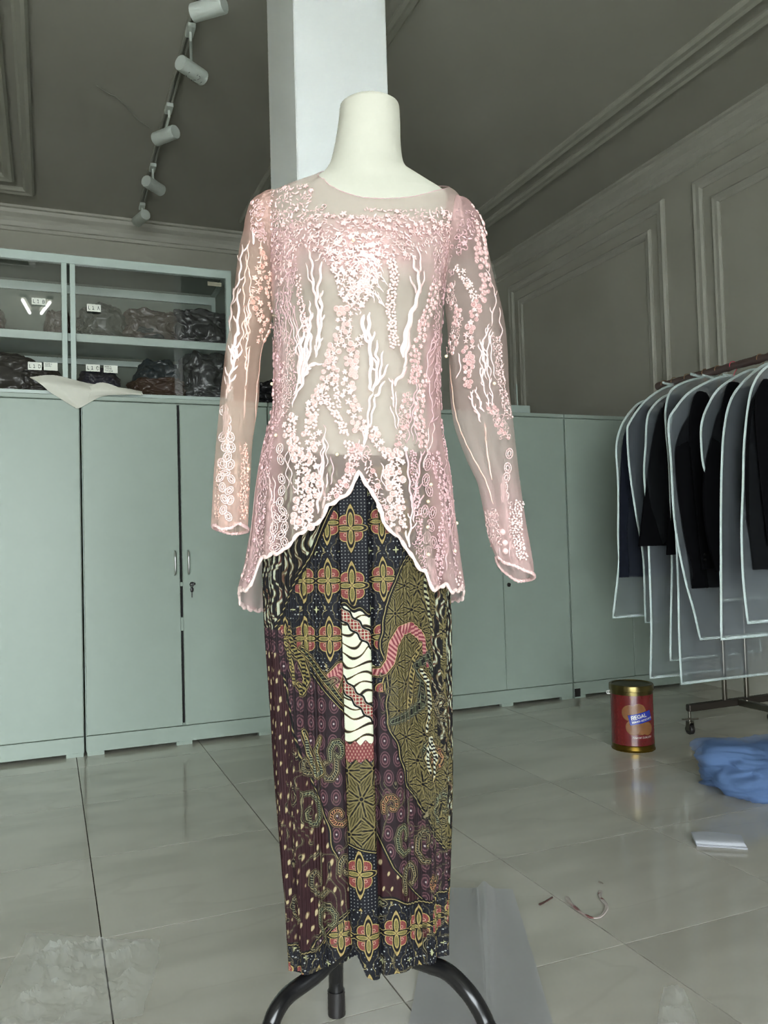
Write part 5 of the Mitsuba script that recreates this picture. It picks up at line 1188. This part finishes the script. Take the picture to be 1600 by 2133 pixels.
# yoke and centre medallion
from shapely.geometry import Polygon, Point
def fill(hold, poly, n, mix_, size, mt, seed, pack=0.62):
    """pieces scattered over a patch of the cloth"""
    global taken
    r_ = np.random.default_rng(4000 + seed); pg = Polygon(poly); x0, y0, x1, y1 = pg.bounds
    names = list(mix_); pr = np.array([mix_[k] for k in names], float); pr /= pr.sum(); out = []
    for _ in range(n):
        x, y = r_.uniform(x0, x1), r_.uniform(y0, y1)
        if not pg.contains(Point(x, y)): continue
        k = names[r_.choice(len(names), p=pr)]; sz = r_.uniform(*size[k])
        if len(taken) and np.any(np.hypot(taken[:, 0] - x, taken[:, 1] - y) < pack * (taken[:, 2] + sz)): continue
        taken = np.vstack([taken, [x, y, sz]]); out.append((x, y, k, sz))
    if out: sew(hold, [o[0] for o in out], [o[1] for o in out], [o[2] for o in out], [o[3] for o in out], mt, seed)
fill('B', [(702, 488), (790, 488), (800, 545), (776, 606), (748, 642), (705, 612), (688, 560)], 900, {'flower': 10, 'bead': 1, 'leaf': 2}, BG, W_, 34, 0.6)
fill('B', [(655, 447), (700, 449), (760, 454), (850, 446), (930, 441), (945, 470), (900, 486), (760, 490), (640, 486), (640, 455)], 700, {'flower': 9, 'leaf': 4, 'curl': 2}, BG, L_, 30, 0.7)
YOKE = [(548, 404), (600, 388), (638, 392), (650, 438), (700, 447), (760, 452), (850, 445), (930, 440), (962, 450), (955, 500), (930, 600), (905, 525), (850, 530), (800, 550), (775, 600), (745, 650), (712, 620), (690, 560), (655, 520), (620, 515), (602, 565), (580, 600), (560, 520)]
fill('B', YOKE, 2600, {'leaf': 8, 'curl': 7, 'flower': 2, 'bead': 1}, MD, L_, 31, 0.55)
strand('B', [(590, 440), (585, 480), (592, 530), (596, 570)], 24, {'leaf': 6, 'curl': 7, 'bead': 1}, SM, M_, 32, 2.2)
strand('B', [(915, 480), (920, 530), (918, 580), (908, 640)], 16, {'leaf': 6, 'curl': 7, 'flower': 1}, SM, M_, 33, 2.2)
strand('B', [(725, 610), (735, 635), (742, 655)], 12, {'flower': 6, 'leaf': 3}, MD, W_, 36, 2.0)
strand('B', [(650, 500), (680, 505), (700, 530)], 14, {'leaf': 6, 'curl': 3, 'flower': 2}, MD, W_, 37, 1.8)
strand('B', [(780, 510), (815, 510), (850, 512), (850, 540)], 14, {'leaf': 6, 'curl': 4, 'flower': 2}, MD, L_, 38, 1.8)
strand('B', [(665, 437), (672, 432)], 4, {'curl': 1}, MD, L_, 39, 2.0); strand('B', [(760, 437), (820, 440), (876, 440), (926, 446)], 5, {'leaf': 3, 'flower': 1}, SM, L_, 40, 1.2)
strand('B', [(600, 520), (606, 570), (600, 620), (590, 660)], 9, {'leaf': 5, 'curl': 5, 'bead': 1}, SM, M_, 41, 1.6)
strand('B', [(618, 505), (650, 500), (680, 490), (720, 492)], 12, {'flower': 4, 'leaf': 4, 'curl': 3}, MD, W_, 42, 1.6)
strand('B', [(760, 492), (800, 494), (850, 490), (900, 488)], 12, {'flower': 5, 'leaf': 4, 'curl': 3}, MD, W_, 43, 1.6)
strand('B', [(610, 430), (690, 447), (760, 452), (840, 447), (920, 436)], 6, {'flower': 7, 'leaf': 3}, BG, W_, 44, 1.0)
strand('B', [(580, 610), (584, 660), (578, 700), (574, 740)], 9, {'curl': 5, 'leaf': 5}, SM, M_, 45, 1.6)
strand('B', [(910, 640), (908, 690), (912, 740), (914, 800), (916, 850)], 6, {'curl': 5, 'leaf': 5}, SM, M_, 46, 1.5)
strand('B', [(604, 740), (612, 790), (606, 840)], 6, {'curl': 5, 'leaf': 4}, SM, M_, 47, 1.4)
strand('B', [(556, 1000), (566, 1060), (560, 1120), (552, 1150)], 8, {'curl': 4, 'leaf': 4, 'flower': 1}, SM, L_, 48, 1.4)
strand('B', [(700, 780), (700, 810), (706, 850)], 6, {'bead': 3, 'flower': 1}, SM, W_, 49, 0.8)
strand('B', [(556, 402), (590, 396), (625, 388), (640, 395), (640, 425)], 9, {'flower': 5, 'leaf': 6, 'curl': 4, 'rosette': 1}, MD, L_, 50, 1.6)
strand('B', [(560, 430), (580, 420), (610, 425)], 12, {'flower': 5, 'leaf': 6, 'rosette': 2}, MD, L_, 51, 1.6)
strand('B', [(940, 440), (960, 450), (955, 480)], 12, {'flower': 4, 'leaf': 6, 'rosette': 2}, MD, L_, 52, 1.6)
# coral veins of the medallion
r0 = np.random.default_rng(77)
for q in range(26):
    a = r0.uniform(0.15, 1.0) * np.pi - 0.05; x0, y0 = 756 + r0.uniform(-6, 6), 520 + r0.uniform(0, 90)
    l = r0.uniform(28, 60); x1, y1 = x0 + l * math.cos(a - 0.35) * 0.9, y0 + l * (0.35 + 0.55 * math.sin(a))
    vine('B', [(x0, y0), ((x0 + x1) / 2 + 4, (y0 + y1) / 2 - 5), (x1, y1)], 1.6, 1.1, W_, seed=q, leaves=4, leaf=9, wig=0.8, own=False)
for q in range(16):
    x0, y0 = r0.uniform(640, 712), r0.uniform(486, 540); a = r0.uniform(0.3, 2.8); l = r0.uniform(12, 24)
    vine('B', [(x0, y0), (x0 + .5 * l * math.cos(a) + 2, y0 + .5 * l * math.sin(a)), (x0 + l * math.cos(a), y0 + l * math.sin(a))], 1.5, 1.0, W_, seed=40 + q, leaves=3, leaf=7, own=False)
# stems
vine('B', [(642, 520), (650, 545), (652, 580), (656, 610), (662, 640), (664, 680), (660, 725)], 3.2, 4.0, W_, leaves=0)
vine('B', [(670, 545), (668, 575), (662, 605), (660, 630)], 3.6, 4.0, W_)
vine('B', [(638, 548), (643, 575), (650, 590), (655, 610)], 1.6, 3.0, W_)
vine('B', [(668, 610), (670, 640), (668, 680), (664, 720), (657, 745)], 3.0, 3.6, W_, leaves=6, leaf=14)
for q, (a, b) in enumerate([((645, 625), (640, 700)), ((652, 650), (648, 720)), ((640, 660), (634, 740)), ((634, 690), (630, 760)), ((626, 700), (626, 780)), ((646, 690), (640, 770)), ((622, 720), (622, 790))]):
    vine('B', [a, ((a[0] + b[0]) / 2 + 4 * (-1) ** q, (a[1] + b[1]) / 2), b, (627, 800)], 2.6, 3.0, W_)
vine('B', [(628, 760), (632, 790), (624, 812), (615, 826), (610, 850)], 5.0, 1.8, W_); vine('B', [(625, 775), (622, 800), (612, 822)], 3.0, 2.6, W_); vine('B', [(660, 755), (648, 762), (636, 775), (628, 790)], 4.2, 3.2, W_, leaves=4, leaf=12, side=-1)
vine('B', [(757, 655), (756, 680), (762, 705), (772, 715)], 4.6, 3.6, W_); vine('B', [(770, 650), (768, 680), (770, 712), (773, 760), (770, 800), (776, 818)], 4.6, 3.2, W_)
vine('B', [(780, 690), (776, 705), (773, 716)], 2.2, 2.6, W_); vine('B', [(787, 708), (783, 735), (787, 755), (783, 790), (777, 818)], 2.8, 3.4, W_); vine('B', [(798, 730), (794, 755), (792, 780), (784, 805)], 2.2, 3.0, W_)
vine('B', [(810, 759), (802, 772), (796, 785), (790, 795)], 2.0, 3.2, W_); vine('B', [(801, 793), (794, 806), (788, 820), (779, 824)], 2.0, 3.6, W_); vine('B', [(772, 740), (780, 752), (786, 764)], 2.4, 2.6, W_); vine('B', [(768, 745), (772, 760), (782, 772)], 2.2, 2.4, W_)
vine('B', [(776, 818), (769, 840), (767, 870), (763, 900), (757, 930), (752, 958)], 3.0, 1.6, W_); vine('B', [(782, 825), (778, 850), (772, 880), (764, 905), (757, 940)], 2.6, 1.8, W_); vine('B', [(755, 880), (757, 905), (757, 925)], 1.4, 1.8, L_); vine('B', [(747, 915), (748, 935), (752, 950)], 1.4, 1.8, L_)
vine('B', [(858, 528), (862, 555), (870, 570), (872, 600), (866, 630), (856, 655), (848, 690), (842, 720), (838, 745)], 3.4, 8.0, W_); vine('B', [(868, 512), (874, 535), (876, 550), (872, 568)], 2.6, 3.2, L_); vine('B', [(852, 575), (860, 592), (866, 612)], 2.2, 3.4, L_); vine('B', [(884, 565), (880, 590), (874, 612)], 2.2, 2.6, L_)
vine('B', [(852, 690), (850, 720), (845, 745), (842, 770)], 4.5, 3.0, L_); vine('B', [(848, 765), (838, 780), (828, 790), (822, 805)], 4.5, 3.4, L_); vine('B', [(815, 790), (818, 805), (818, 830), (822, 850)], 2.6, 2.0, L_, leaves=2, leaf=12, side=1); vine('B', [(826, 815), (824, 840), (828, 870), (830, 890)], 1.8, 1.6, L_); vine('B', [(812, 845), (818, 860), (822, 880), (828, 895)], 1.8, 1.4, L_)
vine('B', [(908, 682), (900, 712), (892, 735), (889, 770), (893, 800), (898, 840), (901, 865), (893, 890)], 1.8, 1.8, M_, leaves=8, leaf=24, side=-1, seed=3); vine('B', [(914, 690), (908, 715), (902, 730), (894, 750)], 1.4, 1.6, M_)
vine('B', [(893, 890), (890, 920), (888, 945), (880, 975)], 1.8, 1.8, L_); vine('B', [(903, 880), (902, 900), (898, 920), (890, 950)], 1.6, 1.6, L_); vine('B', [(876, 940), (874, 970), (868, 1005), (862, 1040), (858, 1060)], 2.6, 2.2, M_, leaves=4, leaf=16); vine('B', [(846, 930), (850, 980), (854, 1020), (860, 1060), (862, 1090)], 2.6, 2.4, M_); vine('B', [(882, 1030), (875, 1045), (866, 1058)], 1.8, 2.2, M_)
vine('B', [(857, 1060), (856, 1085), (853, 1110), (850, 1135)], 1.8, 2.8, W_, leaves=4, leaf=18); vine('B', [(846, 1105), (848, 1125), (854, 1140)], 2.2, 2.6, W_)
vine('B', [(938, 1030), (940, 1060), (935, 1110), (930, 1150), (928, 1190)], 2.4, 2.4, M_); vine('B', [(945, 1040), (944, 1080), (938, 1130)], 1.8, 1.8, M_)
for q, x in enumerate((578, 590, 600, 612)):
    vine('B', [(x + 4, 600 + 14 * q), (x, 640), (x + 8, 680), (x + 2, 720)], 1.3, 1.3, M_, seed=q)
vine('B', [(606, 655), (612, 690), (618, 720), (622, 750), (620, 790)], 1.6, 1.6, L_); vine('B', [(612, 660), (620, 700), (625, 735)], 1.4, 1.4, L_)
vine('B', [(555, 970), (562, 1000), (566, 1030), (562, 1060)], 2.0, 2.2, L_, leaves=2); vine('B', [(540, 990), (530, 1030), (524, 1070), (522, 1120), (524, 1160)], 2.2, 2.2, L_); vine('B', [(570, 990), (574, 1020), (568, 1060), (570, 1100)], 1.8, 1.8, L_); vine('B', [(535, 1060), (534, 1100), (540, 1140)], 1.8, 2.0, L_)
vine('B', [(672, 905), (676, 930), (674, 950), (672, 1000), (672, 1030)], 1.6, 3.0, L_); vine('B', [(672, 948), (668, 985), (674, 1020), (664, 1040), (662, 1070)], 2.0, 3.4, L_); vine('B', [(684, 985), (680, 1010), (676, 1030), (674, 1060)], 1.8, 3.0, L_); vine('B', [(690, 950), (694, 985), (688, 1010)], 1.2, 1.4, M_); vine('B', [(664, 1005), (666, 1025), (668, 1045)], 1.6, 2.4, L_)
# bundles of wavy thread strands
def bundle_vines(hold, pts, k, spread, w, mt, seed):
    rb = np.random.default_rng(300 + seed); P = np.array(pts, float)
    for q in range(k):
        o = (q - (k - 1) / 2) * spread; t0, t1 = sorted(rb.uniform(0, 1, 2)); t0, t1 = min(t0, 0.25), max(t1, 0.7)
        C = catmull(P, 40)[int(t0 * 39):int(t1 * 39) + 1]
        C = C + np.stack([o * np.linspace(0.6, 1.3, len(C)), 0 * C[:, 0]], 1)
        vine(hold, C[::max(1, len(C) // 7)], w * rb.uniform(.8, 1.2), w * rb.uniform(.7, 1.1), mt, wig=2.2, seed=seed + q)
bundle_vines('B', [(594, 560), (600, 620), (606, 680), (612, 740)], 3, 6, 1.3, M_, 1)
bundle_vines('B', [(560, 860), (550, 920), (545, 980), (536, 1050), (528, 1130)], 4, 6, 1.6, M_, 2)
bundle_vines('B', [(606, 900), (600, 960), (606, 1020), (600, 1090)], 2, 8, 1.4, L_, 3)
bundle_vines('B', [(670, 880), (676, 930), (672, 980), (668, 1040)], 3, 6, 1.5, L_, 4)
bundle_vines('B', [(868, 780), (862, 850), (858, 920), (862, 990)], 3, 7, 1.4, M_, 5)
bundle_vines('B', [(930, 940), (936, 1010), (938, 1080), (932, 1160)], 4, 6, 1.6, M_, 6)
bundle_vines('B', [(910, 720), (912, 790), (916, 860)], 3, 5, 1.4, M_, 7)
bundle_vines('B', [(790, 960), (800, 1000), (810, 1040)], 2, 6, 1.3, L_, 8)
bundle_vines('B', [(640, 620), (636, 680), (630, 740), (624, 800)], 4, 7, 2.0, W_, 9)
bundle_vines('L', [(520, 600), (512, 680), (506, 760)], 3, 6, 1.4, P_, 10)
bundle_vines('R', [(1000, 700), (1010, 760), (1018, 830)], 3, 7, 1.4, L_, 11)
# crochet chains
crochet('B', [(584, 935, 0.2), (586, 958, -0.2), (588, 998, -0.3), (588, 1022, 0.25), (584, 1046, 0.3), (590, 1064, -0.7)], 6.5, 11)
crochet('B', [(592, 1078, 0.9), (594, 1098, 0.2), (576, 1078, -0.5), (572, 1100, 0.3), (586, 1114, 1.0), (566, 1122, 0.3), (574, 1140, 1.2), (594, 1130, -0.3)], 7.5, 12)
crochet('B', [(890, 968, 0.2), (886, 1000, 0.2), (893, 1022, -0.2), (884, 1065, 0.1), (900, 1068, 0.2), (896, 1095, -0.3), (888, 1120, 0.2), (902, 1130, -0.2), (890, 1150, 0.2), (898, 1176, 0.0), (896, 1200, 0.2)], 7, 13, M_)
# left sleeve
vine('L', [(507, 510), (503, 545), (500, 580), (488, 615), (483, 650), (480, 690)], 3.2, 3.2, W_, leaves=6, leaf=18); vine('L', [(496, 600), (497, 640), (496, 680), (492, 705), (484, 730), (486, 745)], 3.4, 4.2, W_, leaves=4, leaf=16)
vine('L', [(492, 720), (490, 750), (482, 775), (478, 800), (472, 830)], 4.4, 3.0, W_, leaves=9, leaf=20); vine('L', [(515, 530), (512, 570), (508, 600), (510, 640)], 1.8, 1.8, P_); vine('L', [(520, 560), (522, 600), (518, 640), (520, 680)], 1.4, 1.4, P_); vine('L', [(512, 660), (515, 700), (512, 750), (513, 780)], 1.8, 1.6, P_, leaves=8, leaf=7)
strand('L', [(549, 520), (545, 545), (540, 575), (532, 610), (534, 640), (546, 660), (551, 685), (543, 706), (534, 708)], 9, {'flower': 6, 'rosette': 3, 'leaf': 1}, MD, P_, 60, 1.8)
strand('L', [(560, 570), (562, 610), (566, 640)], 8, {'rosette': 3, 'flower': 4}, SM, P_, 61, 1.6)
strand('L', [(540, 420), (536, 450), (540, 480), (556, 500), (568, 505)], 13, {'rosette': 4, 'curl': 3, 'leaf': 2, 'flower': 2}, SM, L_, 62, 1.8)
strand('L', [(560, 415), (575, 440), (580, 490), (575, 540)], 11, {'leaf': 4, 'curl': 5}, SM, L_, 63, 1.8)
vine('L', [(530, 475), (527, 495), (530, 510)], 3.2, 2.4, W_); vine('L', [(520, 500), (517, 540), (520, 580)], 1.2, 1.2, P_); vine('L', [(545, 500), (543, 540), (548, 560)], 1.2, 1.2, P_)
crochet('L', [(468, 855, 0.3), (474, 873, -0.2), (474, 893, 0.2), (466, 910, 0.5), (480, 910, -0.4), (470, 930, 0.2), (482, 932, -0.3), (474, 952, 0.4), (464, 966, -0.4), (480, 968, 0.3)], 8, 11)
crochet('L', [(460, 995, 0.6), (470, 985, 1.4), (482, 998, -0.5), (464, 1015, 0.0), (478, 1022, 0.8), (468, 1040, -0.5), (480, 1042, 0.3), (466, 1062, 0.4), (476, 1076, -0.4)], 6.5, 10)
strand('L', [(505, 925), (510, 960), (508, 1000), (505, 1040), (506, 1080)], 8, {'bead': 3, 'rosette': 2, 'curl': 3}, SM, P_, 64, 1.8)
strand('L', [(455, 960), (452, 1020), (453, 1080)], 5, {'curl': 3, 'leaf': 3}, SM, P_, 65, 1.6)
# right sleeve
strand('R', [(1000, 455), (1004, 490), (1000, 520), (1006, 555)], 11, {'rosette': 8, 'flower': 1}, MD, L_, 70, 1.8)
strand('R', [(1010, 575), (1012, 600), (1000, 625), (988, 655), (978, 690), (975, 730), (978, 760), (975, 805)], 9, {'rosette': 6, 'flower': 4}, MD, L_, 71, 1.8)
strand('R', [(950, 555), (968, 580), (984, 610), (990, 630)], 8, {'flower': 3, 'bead': 3, 'rosette': 1}, SM, W_, 72, 1.7)
strand('R', [(938, 590), (941, 625), (955, 655), (950, 685), (944, 712), (937, 735)], 9, {'rosette': 5, 'curl': 4}, SM, L_, 73, 1.8)
strand('R', [(965, 440), (972, 470), (960, 500), (945, 530)], 18, {'flower': 4, 'leaf': 5, 'curl': 5}, MD, M_, 74, 1.9)
strand('R', [(930, 470), (930, 530), (932, 575)], 12, {'leaf': 5, 'curl': 5}, SM, M_, 75, 1.8)
strand('R', [(985, 430), (1000, 460)], 8, {'leaf': 3, 'flower': 2}, SM, L_, 76, 1.5)
strand('R', [(1034, 705), (1038, 745), (1042, 785), (1050, 830), (1060, 870)], 7, {'curl': 4, 'bead': 3}, SM, L_, 77, 1.8)
strand('R', [(1022, 845), (1036, 870), (1046, 892), (1050, 912)], 11, {'rosette': 4, 'curl': 3}, SM, L_, 78, 1.8)
vine('R', [(1012, 560), (1020, 580), (1026, 600), (1032, 620), (1027, 650), (1022, 680)], 2.0, 1.8, L_, leaves=4, leaf=12); vine('R', [(1040, 640), (1040, 665), (1044, 690), (1040, 715)], 2.0, 1.8, L_)
vine('R', [(1022, 682), (1010, 700), (1004, 725), (1010, 750), (1008, 775), (1002, 800)], 1.8, 1.8, L_, leaves=7, leaf=12, side=1); vine('R', [(1022, 686), (1017, 715), (1015, 755), (1018, 790), (1024, 820), (1028, 850)], 1.8, 1.6, L_, leaves=4, leaf=14); vine('R', [(1024, 690), (1022, 720), (1026, 760), (1032, 790)], 1.6, 1.4, L_); vine('R', [(1000, 765), (1006, 800), (1015, 830), (1020, 850)], 1.8, 1.6, L_, leaves=4)
vine('R', [(954, 735), (960, 760), (952, 790)], 2.2, 1.8, L_); vine('R', [(980, 815), (985, 840), (995, 862), (1002, 880)], 2.4, 2.0, L_, leaves=5, leaf=12); vine('R', [(990, 810), (1000, 840), (1008, 860)], 2.0, 1.6, L_, leaves=4)
crochet('R', [(1060, 945, 0.1), (1057, 975, -0.1), (1054, 995, 0.2), (1050, 1015, 0), (1052, 1035, 0.3)], 7, 11, L_)
strand('R', [(1082, 1045), (1076, 1075), (1077, 1105), (1082, 1135), (1088, 1165)], 10, {'bead': 9, 'flower': 1}, SM, W_, 79, 1.9)
strand('R', [(1022, 1062), (1028, 1100), (1034, 1135)], 12, {'curl': 4, 'leaf': 4}, SM, L_, 80, 1.8)
strand('R', [(1060, 1045), (1064, 1090), (1070, 1140)], 6, {'leaf': 3, 'curl': 3}, SM, L_, 81, 1.4)
bt = lathe([(0, .55), (.5, .5), (.85, .3), (1, 0)], 18)
for px, py in ((1047, 1108), (1052, 1130), (1053, 1148)):
    th, z = SLR.hit(px, py); nn = SLR.normal(th, z); e = np.cross([0, 0, 1.0], nn); e /= np.linalg.norm(e)
    obj('button', frame_to(bt, SLR.at(th, z, np.array(0.001)), e * 0.0063, np.cross(nn, e) * 0.0063, nn * 0.006), L_, slR, smooth=40)
for hold, pts in (('B', [(568, 800), (578, 908), (703, 948), (895, 1010), (889, 1045), (888, 1098), (890, 1155), (944, 1148), (952, 1090), (736, 503)]), ('L', [(514, 977), (569, 656)]), ('R', [(934, 742), (1028, 800)])):
    Sf, parent = HOLD[hold]
    for px, py in pts:
        th, z = Sf.hit(px, py); nn = Sf.normal(th, z); m = trimesh.creation.icosphere(subdivisions=2); m.apply_scale(0.0034); m.apply_translation(Sf.at(th, z, np.array(0.004)))
        obj('pearl', m, 'm_pearl', parent, smooth=True)
# the sides and the back carry the same dense small embroidery
r1 = np.random.default_rng(9)
n_ = 700
th = np.concatenate([r1.uniform(1.35, np.pi, n_ // 2), r1.uniform(-np.pi, -1.35, n_ // 2)]); z = r1.uniform(uz(745, 1180, 0)[1], uz(745, 440, 0)[1], n_)
P = BODY.at(th, z, np.full(n_, 0.001)); N = BODY.normal(th, z)
for i in range(n_):
    if z[i] < hem(th[i]) + 0.01 or z[i] > neck(th[i]) - 0.015: continue
    e = np.cross([0, 0, 1.0], N[i]); e /= np.linalg.norm(e) + 1e-9; a = r1.uniform(0, 6.28); f = np.cross(N[i], e); ex = e * math.cos(a) + f * math.sin(a)
    put('B', [bead0, ring_cache[0], ring_cache[2], flower(5, .42, .25, 1)][i % 4], P[i], ex, np.cross(N[i], ex), N[i], r1.uniform(3, 6) * PXM, 3 * PXM, M_)
for (hold, mt), ms in loose.items():
    parent = HOLD[hold][1]
    k = obj('small_embroidery', cat(ms), mt, parent, smooth=50); labels[k] = {'label': 'small beads, curls and leaf stitches', 'kind': 'stuff'}
# corded edges
def cord(Sf, fn, parent, r, mt, label, wave=0.0012, th0=-np.pi, th1=np.pi, n=420, closed=True):
    th = np.linspace(th0, th1, n + 1)[:-1] if closed else np.linspace(th0, th1, n)
    z = fn(th) + wave * np.sin(th * 46)
    P = Sf.at(th, z, np.full(len(th), 0.001)); N = Sf.normal(th, z)
    rr = r * (1 + 0.18 * np.sin(np.arange(len(th)) * 1.3))
    part_label(obj('edging', tube(P, rr, 7, flat=0.75, nrm=N, closed=closed), mt, parent, smooth=True), label)
cord(BODY, hem, bod, 0.0040, W_, 'thick pale corded hem', 0.0022); cord(BODY, neck, bod, 0.0006, 'm_mauve', 'fine neckline edge', 0)
cord(SLL, hL, slL, 0.0032, L_, 'corded cuff edge', 0.001, n=120); cord(SLR, hR, slR, 0.0034, L_, 'corded cuff edge', 0.001, n=120)
# sleeve and armhole seams
for hold, pts in (('R', [(938, 760), (948, 850), (962, 900), (985, 950), (1012, 1000), (1028, 1050)]), ('L', [(556, 690), (546, 740), (535, 800), (530, 880)]), ('L', [(520, 720), (512, 800), (508, 870)]), ('R', [(1010, 880), (1015, 940), (1025, 1000)])):
    vine(hold, pts, 1.8, 1.8, 'm_peach', wig=0.3)
